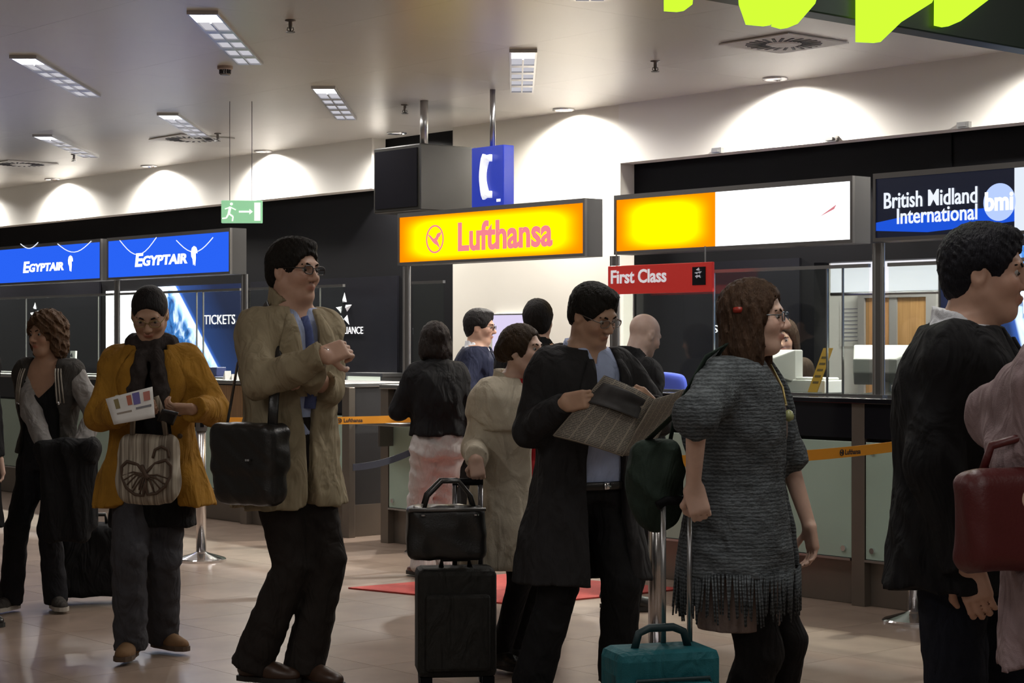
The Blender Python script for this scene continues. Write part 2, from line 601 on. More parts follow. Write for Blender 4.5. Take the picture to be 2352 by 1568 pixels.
# right: planet poster with TICKETS
sc, hw, z0, z1 = panel_box(2160, 2700, 560, 1000)
pt2 = wthing('wall_poster', sc, WD, z0, 'dark blue planet poster with TICKETS lettering beside the office door', 'poster')
MB().box(-hw, hw, 0, 0.02, 0, z1 - z0).build('printed_sheet', earth_print('planet_print_right', (0.9, 0.25, 0.55), 9.0, 0.25), pt2)
def loc_of2(x, y):
    s_, z_ = wp(x, y, WD)
    return s_ - sc, z_ - z0
a, b = loc_of2(2205, 722), loc_of2(2392, 687)
text_mesh('TICKETS', a[0], b[0], a[1], b[1], M_LETTER, pt2)

def star_logo(parent, cx, cz, h, m):
    """five three-sided faceted arrow heads set in a ring"""
    mb = MB()
    for (px, pz, ang) in ((0.05, 0.36, 90), (0.30, 0.08, 20), (0.20, -0.34, -52), (-0.18, -0.36, -128), (-0.30, 0.02, 165)):
        a_ = math.radians(ang)
        ux, uz = math.cos(a_), math.sin(a_)
        L, B = 0.26 * h, 0.13 * h
        c = Vector((cx + px * h * 0.8, 0, cz + pz * h))
        tip = c + Vector((ux, 0, uz)) * L
        l_ = c - Vector((ux, 0, uz)) * L * 0.35 + Vector((-uz, 0, ux)) * B
        r_ = c - Vector((ux, 0, uz)) * L * 0.35 - Vector((-uz, 0, ux)) * B
        top = c + Vector((0, -0.025, 0)) - Vector((ux, 0, uz)) * L * 0.1
        mb.add([tip, l_, r_, top], [(0, 1, 3), (1, 2, 3), (2, 0, 3), (0, 2, 1)])
    return mb.build('star_logo', m, parent)

M_STAR = mat('star_silver', (0.62, 0.62, 0.66), 0.35, 0.2, emit=(0.75, 0.76, 0.85), estr=0.22)
# panels of black glass on the dark wall carrying the emblem
def emblem_panel(x0, x1, y0, y1, lx, ly, lh, label, text=None):
    sc, hw, z0, z1 = panel_box(x0, x1, y0, y1)
    t = wthing('emblem_panel', sc, WD, z0, label, 'wall panel')
    MB().box(-hw, hw, 0, 0.02, 0, z1 - z0).build('black_pane', M_BLACKG, t)
    s_, z_ = wp(lx, ly, WD)
    hpx = wp(lx, ly - lh / 2, WD)[1] - wp(lx, ly + lh / 2, WD)[1]
    star_logo(t, s_ - sc, z_ - z0, hpx, M_STAR)
    if text:
        body, tx0, ty0, tx1, ty1 = text
        sa, za = wp(tx0, ty1, WD); sb_, zb_ = wp(tx1, ty0, WD)
        text_mesh(body, sa - sc, sb_ - sc, za - z0, zb_ - z0, M_LETTER, t)
    return t
emblem_panel(-120, 228, 655, 1000, 80, 722, 45, 'black glass wall panel with small silver star emblem behind the varsity jacket')
emblem_panel(575, 912, 640, 1010, 790, 711, 64, 'black glass wall panel with silver star emblem between two grey posts', ('STAR ALLIANCE', 742, 750, 835, 767))
emblem_panel(1462, 1836, 600, 1010, 1760, 700, 64, 'black glass wall panel with star emblem right of the First Class sign', ('STAR ALLIANCE', 1640, 745, 1826, 764))

# lit greenish panel seen in the gap of the counters
sc, hw, z0, z1 = panel_box(800, 878, 864, 1104, D2 - 0.12)
lp = wthing('light_cabinet', sc, D2 - 0.14, 0.0, 'white backlit cabinet in the gap beside the green glass counter', 'cabinet')
M_LIT = mat('backlit_green_white', (0.7, 0.76, 0.68), 0.4, emit=(0.80, 0.90, 0.76), estr=0.62)
MB().box(-hw, hw, 0.015, 0.10, z0, z1).build('lit_front', M_LIT, lp)
MB().box(-hw - 0.02, hw + 0.02, 0.02, 0.20, 0, z0 - 0.01).build('plinth', mat('grey_paint', (0.34, 0.32, 0.31), 0.5), lp)
MB().box(-hw - 0.03, hw + 0.03, 0.0, 0.24, z1, z1 + 0.03).build('worktop', M_ALU, lp)
for sgn in (-1, 1):
    MB().box(sgn * (hw + 0.008) - 0.008, sgn * (hw + 0.008) + 0.008, 0.0, 0.22, 0, z1).build('edge_strip', M_ALU, lp)
MB().box(-hw, hw, 0.008, 0.016, 0.62, 0.635).build('middle_rail', M_ALU, lp)

# ------------------------------------------------------------------ counters
def counter(name, x0, x1, label, panel_px=None, post_px=None, fascia=True, front=D1, depth=0.72, top=1.14):
    s0, s1 = sx(x0, front), sx(x1, front)
    sc = (s0 + s1) / 2; hw = (s1 - s0) / 2
    t = wthing(name, sc, front, 0, label, 'counter')
    MB().box(-hw, hw, 0.05, depth, 0.0, 0.24).build('plinth', M_STEEL, t, bevel=0.004)
    MB().box(-hw, hw, 0.06, depth, 0.24, top - 0.03).build('carcass', mat('counter_dark', (0.03, 0.03, 0.032), 0.4), t)
    edges = [sx(p, front) - sc for p in panel_px] if panel_px else [-hw, hw]
    for a_, b_ in zip(edges[:-1], edges[1:]):
        a2, b2 = a_ + 0.05, b_ - 0.05
        if b2 - a2 < 0.05: continue
        pn = MB().box(a2, b2, 0.0, 0.018, 0.26, 0.90).build('glass_panel', M_GREENG, t, bevel=0.003)
        for (bx, bz) in ((a2 + 0.05, 0.31), (b2 - 0.05, 0.31), (a2 + 0.05, 0.85), (b2 - 0.05, 0.85)):
            MB().tube([(bx, 0.0, bz), (bx, -0.014, bz)], 0.016, 12).build('fixing_stud', M_CHROME, pn, smooth=False)
        MB().box(a2, b2, -0.012, 0.02, 0.245, 0.258).build('glass_rail', M_ALU, t)
    for e_ in edges:
        MB().box(e_ - 0.045, e_ + 0.045, -0.006, 0.05, 0.0, top - 0.03).build('counter_post', M_STEEL, t, bevel=0.003)
    if fascia:
        MB().box(-hw, hw, -0.004, 0.02, 0.92, top - 0.03).build('upper_fascia', M_BLACKG, t)
    return t, sc, hw

TOPZ = 1.14
counter('ticket_counter', 1405, 2900, 'long ticket counter with green glass panels and dark upper fascia behind the orange belt',
        [1405, 1610, 1790, 1972, 2160, 2380, 2620, 2900])
# the counter standing in front of the gap, with metal shelf
counter('ticket_counter', 884, 1020, 'short ticket counter with pale green glass front beside the black-jacketed customer',
        [884, 1020], fascia=False, top=1.14)
cL, scL, hwL = counter('ticket_counter', -420, 795, 'long wooden-fronted ticket counter running behind the mustard coat', [-420, -160, 90, 330, 560, 795])
# worktops, each a thing of its own
for (x0, x1, lab) in ((1400, 2900, 'dark continuous worktop on the long green glass counter'), (878, 1024, 'pale metal worktop on the short counter'),
                      (-420, 798, 'pale worktop on the long counter below the blue airline signs')):
    s0, s1 = sx(x0, D1), sx(x1, D1)
    o = MB().box(-(s1 - s0) / 2, (s1 - s0) / 2, -0.03, 0.76, 0, 0.03).build(
        'counter_worktop', M_BLACKG if x0 > 1200 else M_ALU, loc=W((s0 + s1) / 2, D1, TOPZ - 0.03), rz=TH, bevel=0.004)
    tag(o, lab, 'worktop')
# wooden front boards of the left counter
sW0, sW1 = sx(330, D1), sx(560, D1)
o = MB().box(-(sW1 - sW0) / 2, (sW1 - sW0) / 2, -0.022, -0.007, 0, 0.28).build('front_board', M_WOODB, cL, loc=((sW0 + sW1) / 2 - scL, 0, 0.82), bevel=0.003)
# small metal shelf in front of the short counter
s, z = wp(905, 966, D1 - 0.15)
sh = wthing('writing_shelf', s, D1 - 0.012, z - 0.03, 'narrow steel writing shelf on the short green glass counter', 'shelf')
MB().box(-0.28, 0.28, -0.30, 0.0, 0.0, 0.022).build('shelf_board', M_ALU, sh, bevel=0.003)
for q in (-0.2, 0.2):
    MB().prism([(q - 0.01, 0.0), (q + 0.01, 0.0), (q + 0.01, -0.16), (q - 0.01, -0.16)], -0.12, 0.0).build('support', M_DALU, sh)

# ------------------------------------------------------------------ glass screens, posts and rail
RAIL = 1.887
def screen(x0, x1, label, joints=()):
    s0, s1 = sx(x0, D1 + 0.25), sx(x1, D1 + 0.25)
    sc = (s0 + s1) / 2; hw = (s1 - s0) / 2
    t = wthing('glass_screen', sc, D1 + 0.25, TOPZ, label, 'glass screen')
    cuts = [-hw] + [sx(j, D1 + 0.25) - sc for j in joints] + [hw]
    for a_, b_ in zip(cuts[:-1], cuts[1:]):
        MB().box(a_ + 0.004, b_ - 0.004, -0.004, 0.004, 0.012, RAIL - TOPZ - 0.02).build('pane', clear_glass(), t)
    MB().box(-hw, hw, -0.012, 0.012, RAIL - TOPZ - 0.02, RAIL - TOPZ).build('top_rail', M_ALU, t)
    MB().box(-hw, hw, -0.01, 0.01, 0.0, 0.012).build('bottom_channel', M_ALU, t)
    for j in cuts[1:-1]:
        MB().box(j - 0.004, j + 0.004, -0.006, 0.006, 0.012, RAIL - TOPZ - 0.02).build('joint_strip', M_ALU, t)
screen(-400, 262, 'clear glass screen left of the white lit panels', (-120, 60, 226))
screen(276, 553, 'clear glass screen in front of the planet poster', (452, 467))
screen(573, 790, 'clear glass screen in front of the silver star emblem', (735,))
screen(948, 1020, 'narrow clear glass screen on the short counter', ())
screen(1432, 1997, 'wide clear glass screen right of the First Class sign', (1640, 1900, 1936))
screen(2041, 2700, 'clear glass screen in front of the office door', (2158, 2400))

for x, lab in ((269, 'grey aluminium post between the white lit panels'), (562, 'tall aluminium post right of the TICKETS lettering'),
               (934, 'tall aluminium post under the left end of the yellow crane sign'), (1412, 'aluminium post left of the First Class sign'),
               (2018, 'aluminium post in front of the office door')):
    s = sx(x, D1 + 0.25)
    t = wthing('support_post', s, D1 + 0.25, TOPZ, lab, 'post', 'posts carrying the airline signs')
    zt = 2.0 - TOPZ
    for q in (-0.028, 0.028):
        MB().tube([(q, 0, 0.012), (q, 0, zt)], 0.013, 12).build('tube', M_ALU, t, smooth=False)
    MB().box(-0.022, 0.022, -0.006, 0.006, 0.012, zt).build('web', M_DALU, t)
    MB().box(-0.05, 0.05, -0.03, 0.03, 0, 0.012).build('foot_plate', M_ALU, t)

# ------------------------------------------------------------------ illuminated airline signs
def lightbox(x0, x1, label, face_mat, thick=0.15, z0=2.00, z1=2.375, D=D1 + 0.12, faces=None, drop=0.0):
    s0, s1 = sx(x0, D), sx(x1, D)
    sc = (s0 + s1) / 2; hw = (s1 - s0) / 2
    t = wthing('airline_sign', sc, D, z0, label, 'sign')
    h = z1 - z0
    MB().box(-hw, hw, 0.014, thick, 0, h).build('housing', mat('sign_housing', (0.035, 0.034, 0.033), 0.5), t)
    fr = MB()
    for b_ in ((-hw, hw, h - 0.03, h), (-hw, hw, 0, 0.02)):
        fr.box(b_[0], b_[1], -0.008, 0.014, b_[2], b_[3])
    for b_ in ((-hw, -hw + 0.018), (hw - 0.018, hw)):
        fr.box(b_[0], b_[1], -0.008, 0.014, 0.02, h - 0.03)
    fr.build('frame', M_DALU, t)
    if faces is None:
        faces = [(-hw + 0.018, hw - 0.018, face_mat)]
    else:
        faces = [(sx(a_, D) - sc, sx(b_, D) - sc, m_) for a_, b_, m_ in faces]
    for a_, b_, m_ in faces:
        MB().box(a_, b_, 0.0, 0.013, 0.02, h - 0.03).build('lit_face', m_, t)
    def L(x, y):
        s_, z_ = wp(x, y, D)
        return s_ - sc, z_ - z0
    return t, L, hw, h

def painted_glow_face(name, edge, mid, strength, hw, hh):
    """glowing plastic face; uneven tube light painted as colour, bright middle to orange edge"""
    def fac(nt):
        tc = nt.nodes.new('ShaderNodeTexCoord')
        sp = nt.nodes.new('ShaderNodeSeparateXYZ')
        nt.links.new(tc.outputs['Object'], sp.inputs[0])
        def edge_d(sock, c, h_, w_):
            a_ = nt.nodes.new('ShaderNodeMath'); a_.operation = 'SUBTRACT'; a_.inputs[1].default_value = c
            nt.links.new(sock, a_.inputs[0])
            b_ = nt.nodes.new('ShaderNodeMath'); b_.operation = 'ABSOLUTE'
            nt.links.new(a_.outputs[0], b_.inputs[0])
            r_ = nt.nodes.new('ShaderNodeMapRange'); r_.interpolation_type = 'SMOOTHSTEP'
            r_.inputs['From Min'].default_value = h_
            r_.inputs['From Max'].default_value = h_ - w_
            nt.links.new(b_.outputs[0], r_.inputs['Value'])
            return r_.outputs['Result']
        fx = edge_d(sp.outputs['X'], hw[0], hw[1], min(0.45, hw[1] * 0.8))
        fz = edge_d(sp.outputs['Z'], hh / 2, hh / 2, hh * 0.36)
        mu = nt.nodes.new('ShaderNodeMath'); mu.operation = 'MULTIPLY'
        nt.links.new(fx, mu.inputs[0]); nt.links.new(fz, mu.inputs[1])
        return mu.outputs[0]
    return ramp_glow(name, fac, [(0.0, edge), (1.0, mid)], strength)

SH = 0.375
# blue signs
M_BLUE = glow('sign_blue', (0.02, 0.11, 0.80), 1.15)
M_SIGNW = glow('sign_white', (0.95, 0.97, 1.0), 1.7)
def falcon(parent, cx, cz, h, m):
    p = [(-0.30, -0.02), (-0.34, 0.22), (-0.22, 0.42), (0.02, 0.50), (0.26, 0.44), (0.40, 0.30), (0.42, 0.12), (0.30, 0.20),
         (0.20, 0.08), (0.22, -0.10), (0.14, -0.50), (0.02, -0.22), (-0.06, -0.46), (-0.14, -0.16)]
    o = MB().prism([(cx + x * h * 0.75, cz + z * h) for x, z in p][::-1], -0.006, 0.0).build('falcon_emblem', m, parent)
    return o
for (x0, x1, tx, ty, w_, lab) in ((-190, 233, (55, 596), (148, 626), 1, 'blue lit airline sign with white falcon at the far end of the row'),
                              (247, 530, (312, 575), (432, 612), 1, 'blue lit airline sign with white falcon next to the tall grey post')):
    t, L, hw, h = lightbox(x0, x1, lab, M_BLUE)
    a, b = L(tx[0], ty[1]), L(ty[0], tx[1])
    g = text_mesh('GYPTAIR', a[0] + (b[0] - a[0]) * 0.15, b[0], a[1], a[1] + (b[1] - a[1]) * 0.80, M_SIGNW, t, bold=0.035, shear=0.12, y=-0.006)
    text_mesh('E', a[0], a[0] + (b[0] - a[0]) * 0.16, a[1] - 0.004, b[1] + 0.005, M_SIGNW, t, bold=0.035, shear=0.12, y=-0.006)
    c = L(ty[0] + 14, (tx[1] + ty[1]) / 2 - 6)
    falcon(t, c[0], c[1], (b[1] - a[1]) * 1.5, M_SIGNW)
    for (wx0, wx1, wd) in ((278, 362, 36), (408, 492, 30)) if x0 > 0 else ((50, 90, 12), (135, 212, 22)):
        p_ = [L(wx0 + (wx1 - wx0) * k / 10, (552 if x0 > 0 else 560) + wd * math.sin(math.pi * k / 10) - 0.08 * (wx1 - wx0) * k / 10) for k in range(11)]
        MB().tube([(q[0], -0.012, q[1]) for q in p_], 0.004, 6).build('neon_wire', glow('wire_white', (0.8, 0.85, 1.0), 1.2), t, smooth=True)

# yellow crane sign
s0, s1 = sx(915, D1 + 0.12), sx(1345, D1 + 0.12)
hw = (s1 - s0) / 2
M_YEL = painted_glow_face('sign_yellow_crane', (0.50, 0.125, 0.0), (1.05, 0.88, 0.0), 2.3, (0.0, hw), 0.36)
t, L, hw, h = lightbox(915, 1345, 'yellow lit airline sign with crane ring emblem and pink lettering', M_YEL)
M_PINK = glow('sign_pink', (0.95, 0.24, 0.28), 1.0)
c = L(1000, 549)
rr = (L(1024, 549)[0] - L(976, 549)[0]) / 2
rr = max(rr, 0.10)
rg = ring(c[0], c[1], 0.088, 0.10); rg.build('crane_ring', M_PINK, t, loc=(0, -0.003, 0))
crane(c[0], c[1], 0.092).build('crane', M_PINK, t, loc=(0, -0.003, 0))
a, b = L(1053, 578), L(1270, 512)
text_mesh('Lufthansa', a[0], b[0], a[1] + 0.0, a[1] + 0.205, M_PINK, t, bold=0.03, y=-0.002)

# yellow and white sign
Dn = D1 + 0.12
s0, s1 = sx(1412, Dn), sx(1960, Dn)
sc_ = (s0 + s1) / 2
ya, yb = sx(1416, Dn) - sc_, sx(1642, Dn) - sc_
M_YEL2 = painted_glow_face('sign_yellow_plain', (0.50, 0.13, 0.0), (1.05, 0.88, 0.0), 2.3, ((ya + yb) / 2, (yb - ya) / 2), 0.36)
M_WHT = glow('sign_white_face', (0.97, 0.98, 1.0), 2.3)
t, L, hw, h = lightbox(1412, 1960, 'lit airline sign half plain yellow and half white with small red arrow', None, faces=[(1416, 1642, M_YEL2), (1643, 1955, M_WHT)])
pts = [L(1884, 497), L(1921, 470), L(1916, 480)]
MB().prism(pts, -0.004, 0.0).build('arrow_mark', glow('mark_red', (0.75, 0.25, 0.28), 0.9), t)
# hinge cover between the two signs
# midland sign
t, L, hw, h = lightbox(2007, 2560, 'dark lit airline sign with two lines of white lettering and round emblem', None,
                       faces=[(2012, 2330, mat('sign_navy', (0.006, 0.007, 0.012), 0.3, emit=(0.004, 0.006, 0.016), estr=1.0)),
                              (2330, 2555, glow('sign_pale', (0.80, 0.87, 0.97), 1.0))])
M_BMI = glow('sign_midland_white', (0.84, 0.89, 1.0), 1.05)
a, b = L(2032, 480), L(2246, 446)
text_mesh('British Midland', a[0], b[0], a[1], a[1] + 0.088, M_BMI, t, bold=0.012)
a, b = L(2062, 515), L(2246, 482)
text_mesh('International', a[0], b[0], a[1], a[1] + 0.085, M_BMI, t, bold=0.012)
c = L(2296, 464)
n_ = 40
MB().prism([(c[0] + 0.098 * math.cos(2 * math.pi * i / n_), c[1] + 0.098 * math.sin(2 * math.pi * i / n_)) for i in range(n_)][::-1], -0.004, 0).build(
    'round_emblem', glow('emblem_blue', (0.45, 0.58, 0.98), 1.1), t)
text_mesh('bmi', c[0] - 0.085, c[0] + 0.088, c[1] - 0.045, c[1] + 0.055, M_SIGNW, t, bold=0.03, y=-0.006)
sw = [L(2010, 530), L(2010, 512), L(2110, 490), L(2260, 478), L(2330, 476), L(2330, 508), L(2240, 520), L(2130, 533)]
MB().prism(sw[::-1], -0.002, 0.0).build('blue_swoosh', glow('swoosh_blue', (0.015, 0.10, 0.78), 0.9), t)

# red hanging plate
D = D1 + 0.05
s0, s1 = sx(1396, D), sx(1636, D)
sc = (s0 + s1) / 2; hw = (s1 - s0) / 2
z0, z1 = wp(1515, 673, D)[1], wp(1515, 606, D)[1]
t = wthing('class_sign', sc, D, z0, 'red First Class plate hanging under the yellow and white sign', 'sign')
MB().box(-hw, hw, 0, 0.02, 0, z1 - z0).build('plate', mat('sign_red', (0.38, 0.025, 0.02), 0.35, emit=(0.5, 0.02, 0.015), estr=0.35), t, bevel=0.004)
def L(x, y):
    s_, z_ = wp(x, y, D); return s_ - sc, z_ - z0
a, b = L(1405, 652), L(1532, 625)
text_mesh('First Class', a[0], b[0], a[1], a[1] + (z1 - z0) * 0.48, M_LETTER, t, bold=0.022)
a, b = L(1591, 655), L(1621, 612)
MB().box(a[0], b[0], -0.004, 0, a[1], b[1]).build('emblem_square', M_BLACKG, t)
star_logo(t, (a[0] + b[0]) / 2, a[1] + (b[1] - a[1]) * 0.66, (b[1] - a[1]) * 0.5, M_STAR).location[1] = -0.005
for q in (-hw * 0.85, hw * 0.85):
    MB().tube([(q, 0.01, z1 - z0), (q, 0.01, 2.0 - z0 + 0.02)], 0.005, 6).build('hanger', M_ALU, t)

# telephone sign
D = 8.6
s0, s1 = sx(1083, D), sx(1156, D)
sc = (s0 + s1) / 2; hw = (s1 - s0) / 2
z0, z1 = wp(1120, 475, D)[1], wp(1120, 336, D)[1]
t = wthing('telephone_sign', sc, D, z0, 'blue telephone sign with white handset hanging on grey pole', 'sign')
MB().box(-hw, hw, 0.0, 0.10, 0, z1 - z0).build('sign_box', mat('phone_blue', (0.01, 0.02, 0.22), 0.35, emit=(0.008, 0.03, 0.35), estr=0.8), t, bevel=0.006)
MB().tube([(0, 0.05, z1 - z0), (0, 0.05, CEIL - z0)], 0.02, 12).build('pole', M_ALU, t, smooth=True)
hh = z1 - z0
prof = []
pth = [(-0.035 + 0.05 * abs(k / 10 - 0.5) ** 1.7 * 2.4, -0.012, hh * (0.15 + 0.70 * k / 10)) for k in range(11)]
MB().tube(pth, [0.034, 0.038, 0.036, 0.034, 0.033, 0.033, 0.033, 0.034, 0.036, 0.038, 0.034], 14, flat=(1.0, 0.7)).build(
    'handset', mat('phone_white', (0.8, 0.8, 0.82), 0.4, emit=(0.85, 0.87, 0.95), estr=0.7), t, smooth=True)
for kz in (0.2, 0.8):
    MB().tube([(0.0, -0.012, hh * kz), (0.055, -0.012, hh * kz)], [0.030, 0.036], 14, flat=(1, 0.7)).build('receiver_cap', MATS['phone_white'], t, smooth=True)
MB().box(hw - 0.07, hw - 0.03, -0.004, 0, 0.03, 0.05).build('small_mark', MATS['phone_white'], t)

# dark ceiling-hung display housing on a pole
sc, sl = sx(965, D), sx(858, D)
Wd = sc - sl
z0, z1 = wp(965, 482, D)[1], wp(965, 328, D)[1]
t = wthing('display_housing', sc, D, z0, 'black ceiling-hung display housing on grey pole beside the telephone sign', 'display')
MB().box(-Wd, 0.0, 0.0, 0.9, 0, z1 - z0).build('housing', mat('housing_black', (0.018, 0.017, 0.014), 0.35), t, bevel=0.01)
MB().tube([(-0.03, 0.06, z1 - z0), (-0.03, 0.06, CEIL - z0)], 0.03, 14).build('pole', M_ALU, t, smooth=True)
MB().box(-Wd + 0.03, -0.03, -0.008, 0.0, 0.03, z1 - z0 - 0.03).build('screen', M_BLACKG, t)

# emergency exit sign on two wires
dep = F * (CEIL - HC) / (784 - 232)
c = at(555, 512, dep)
t = empty('exit_sign', c, 0.0, 'green emergency exit sign with running figure hung on two thin wires', 'sign')
wv, hv = 94 / F * dep / 2, 52 / F * dep
MB().box(-wv, wv, 0, 0.035, 0, hv).build('sign_box', mat('exit_green', (0.16, 0.42, 0.22), 0.4, emit=(0.35, 0.68, 0.40), estr=0.55), t, bevel=0.004)
M_EXW = glow('exit_white', (0.93, 1.0, 0.85), 1.2)
MB().box(wv * 0.62, wv * 0.92, -0.004, 0, hv * 0.1, hv * 0.9).build('door_symbol', M_EXW, t)
ar = [(-0.02, 0.46), (wv * 0.38, 0.46), (wv * 0.38, 0.38), (wv * 0.55, 0.5), (wv * 0.38, 0.62), (wv * 0.38, 0.54), (-0.02, 0.54)]
MB().prism([(x, z * hv) for x, z in ar][::1], -0.004, 0).build('arrow_symbol', M_EXW, t)
rm = MB()
def stroke(p, q, w):
    d = Vector((q[0] - p[0], 0, q[1] - p[1])); L_ = d.length; d.normalize(); n = Vector((-d.z, 0, d.x)) * w
    P, Q = Vector((p[0], 0, p[1])), Vector((q[0], 0, q[1]))
    rm.prism([((P - n).x, (P - n).z), ((Q - n).x, (Q - n).z), ((Q + n).x, (Q + n).z), ((P + n).x, (P + n).z)], -0.004, 0)
x_ = -wv * 0.55
stroke((x_, hv * 0.72), (x_ - 0.012, hv * 0.40), 0.009)
stroke((x_ - 0.012, hv * 0.42), (x_ + 0.02, hv * 0.28), 0.006); stroke((x_ + 0.02, hv * 0.28), (x_ + 0.015, hv * 0.08), 0.005)
stroke((x_ - 0.012, hv * 0.42), (x_ - 0.03, hv * 0.22), 0.006); stroke((x_ - 0.03, hv * 0.22), (x_ - 0.06, hv * 0.2), 0.005)
stroke((x_, hv * 0.70), (x_ + 0.04, hv * 0.58), 0.004); stroke((x_, hv * 0.70), (x_ - 0.04, hv * 0.62), 0.004)
rm.prism([(x_ + 0.008 + 0.011 * math.cos(k * 0.628), hv * 0.84 + 0.011 * math.sin(k * 0.628)) for k in range(10)], -0.004, 0)
rm.build('running_figure', M_EXW, t)
for q in (527, 578):
    xq = (q - 555) / F * dep
    MB().tube([(xq, 0.018, hv), (xq, 0.018, CEIL - c.z)], 0.0025, 6).build('wire', M_DKPRINT, t)

# overhead direction board with lime letters (only its lower edge hangs into view)
dep = 6.2
pA, pB = at(1640, 4, dep), at(2352, 104, dep + 1.15)
zlow = pA.z
zl = HC + (784 - 104) / F * (dep + 1.15)
zlow = (pA.z + zl) / 2
ang = math.atan2(pB.y - pA.y, pB.x - pA.x)
c = Vector((pA.x - 0.1, pA.y - 0.15, zlow))
t = empty('direction_board', c, ang, 'dark green overhead direction board with glowing lime letters', 'sign')
Lb = 2.3
MB().box(-0.35, Lb, 0.03, 0.12, 0, 0.42).build('board', mat('board_green', (0.012, 0.03, 0.022), 0.4), t, bevel=0.005)
for q in (0.2, 1.5):
    MB().tube([(q, 0.07, 0.42), (q, 0.07, CEIL - zlow)], 0.012, 8).build('hanger_rod', M_DALU, t)
dirb = Vector((math.cos(ang), math.sin(ang), 0)); nrmb = Vector((-math.sin(ang), math.cos(ang), 0))
def on_board(x, y):
    d = Vector(((x - CX) / F, 1, (CY - y) / F))
    o_ = Vector((0, 0, HC))
    k = ((c + nrmb * 0.02) - o_).dot(nrmb) / d.dot(nrmb)
    p = o_ + d * k - c
    return p.dot(dirb), p.z
M_LIME = glow('lime_letter', (0.50, 0.98, 0.03), 1.35)
for polys in ([(1528, -185), (1600, -185), (1580, 12), (1560, 27), (1530, 25)],
              [(1690, -185), (1840, -185), (1782, 40), (1758, 60), (1718, 56), (1702, 10)],
              [(1812, -185), (1920, -185), (1862, 10), (1822, 56), (1798, 66), (1776, 60), (1790, 10)],
              [(1970, -185), (2230, -185), (2130, 8), (2060, 52), (2012, 98), (1970, 96)],
              [(2152, -185), (2330, -185), (2262, 0), (2196, 50), (2168, 62), (2150, 58)]):
    pp = [on_board(x, y) for x, y in polys]
    MB().prism(pp[::-1], 0.0, 0.03).build('lime_letter', M_LIME, t)

# ------------------------------------------------------------------ ceiling fixtures
M_LAMP = glow('lamp_white', (0.93, 0.93, 1.0), 7.0)
M_LAMP_STREAK = glow('lamp_streak', (0.90, 0.88, 0.95), 0.62)
M_LOUV = mat('louvre_metal', (0.55, 0.55, 0.57), 0.3, 0.8)
def ray_of(o, power, size, sizey, col=(1.0, 0.96, 0.92)):
    l = bpy.data.lights.new('lamp', 'AREA')
    l.shape = 'RECTANGLE'; l.size = size; l.size_y = sizey
    l.energy = power; l.color = col
    q = bpy.data.objects.new('lamp', l)
    COL.objects.link(q); q.parent = o
    q.location = (0, sizey / 2 + 0.02, -0.03)
    return q
tro_mesh = {}
def troffer(p, label, group, bright=True):
    """lamp at the near end; the dim louvred length is added as its light streak"""
    t = empty('ceiling_light', p, 0.0, label, 'ceiling light', group)
    w_, L_ = 0.072, 1.85
    if not tro_mesh:
        fr = MB().box(-w_ - 0.012, -w_, -0.02, L_, -0.02, 0).box(w_, w_ + 0.012, -0.02, L_, -0.02, 0).box(-w_, w_, -0.02, 0.0, -0.02, 0).box(-w_, w_, L_, L_ + 0.02, -0.02, 0)
        tro_mesh['frame'] = fr.mesh('frame', M_LOUV)
        tro_mesh['lamp_tube'] = MB().box(-w_, w_, 0.0, 0.26, -0.016, -0.004).mesh('lamp_tube', M_LAMP)
        tro_mesh['diffuser'] = MB().box(-w_, w_, 0.265, L_, -0.010, -0.004).mesh('diffuser', M_LAMP_STREAK)  # added dim length in the shape of the lamp's light streak
        lv = MB().box(-0.005, 0.005, 0.27, L_, -0.022, -0.012)
        for k in range(1, 5):
            y_ = 0.265 + k * (L_ - 0.265) / 5
            lv.box(-w_, w_, y_ - 0.045, y_ + 0.045, -0.020, -0.012)
        tro_mesh['louvre'] = lv.mesh('louvre', M_LOUV)
    for n, me in tro_mesh.items():
        o = bpy.data.objects.new(n, me); COL.objects.link(o); o.parent = t
    ray_of(t, TROFFER_W, 0.13, 1.8)
    return t
LBL = 'ceiling light with one bright end and an added long dim light streak'
for (x, y, lab) in ((466, 26, 'ceiling strip light with one bright end beside the smoke detector'), (54, 128, LBL),
                    (743, 198, 'ceiling light with one bright end and added light streak in front of the display housing'),
                    (386, 260, 'ceiling light with one bright end and added light streak ending at a swirl diffuser'), (98, 309, LBL),
                    (1202, 114, 'ceiling light with one bright end and added light streak above the telephone sign')):
    troffer(on_ceiling(x, y), lab, 'lights with added streaks in the ceiling')
# unseen lights added overhead and behind the camera to light the figures' fronts
for (x, y) in ((0.4, 8.0), (3.9, 9.0), (-2.6, 4.6), (0.9, 4.6), (3.6, 5.2), (-1.8, 1.2), (1.7, 1.2), (-1.0, -2.4), (2.0, -2.4), (3.7, 12.3)):
    troffer(Vector((x, y, CEIL)), LBL, 'lights with added streaks in the ceiling')

for (x, y) in ((1780, 179), (1295, 250), (911, 304), (604, 346), (342, 380), (120, 410)):
    p = on_ceiling(x, y)
    t = empty('downlight', p, TH, 'round recessed chrome downlight close to the white fascia', 'downlight', 'downlights along the fascia')
    MB().lathe([(0.085, 0.0), (0.085, -0.012), (0.072, -0.014), (0.066, -0.002)], 28).build('trim_ring', M_CHROME, t, smooth=True)
    MB().lathe([(0.0, -0.003), (0.064, -0.003)], 24).build('lamp_glass', glow('downlight_glass', (1, 0.97, 0.92), 1.3), t)
    l = bpy.data.lights.new('lamp', 'SPOT')
    l.energy = DOWN_W * 15; l.spot_size = math.radians(162); l.spot_blend = 0.8; l.shadow_soft_size = 0.05
    l.color = (1.0, 0.95, 0.87)
    q = bpy.data.objects.new('lamp', l); COL.objects.link(q); q.parent = t
    q.location = (0, 0, -0.02)
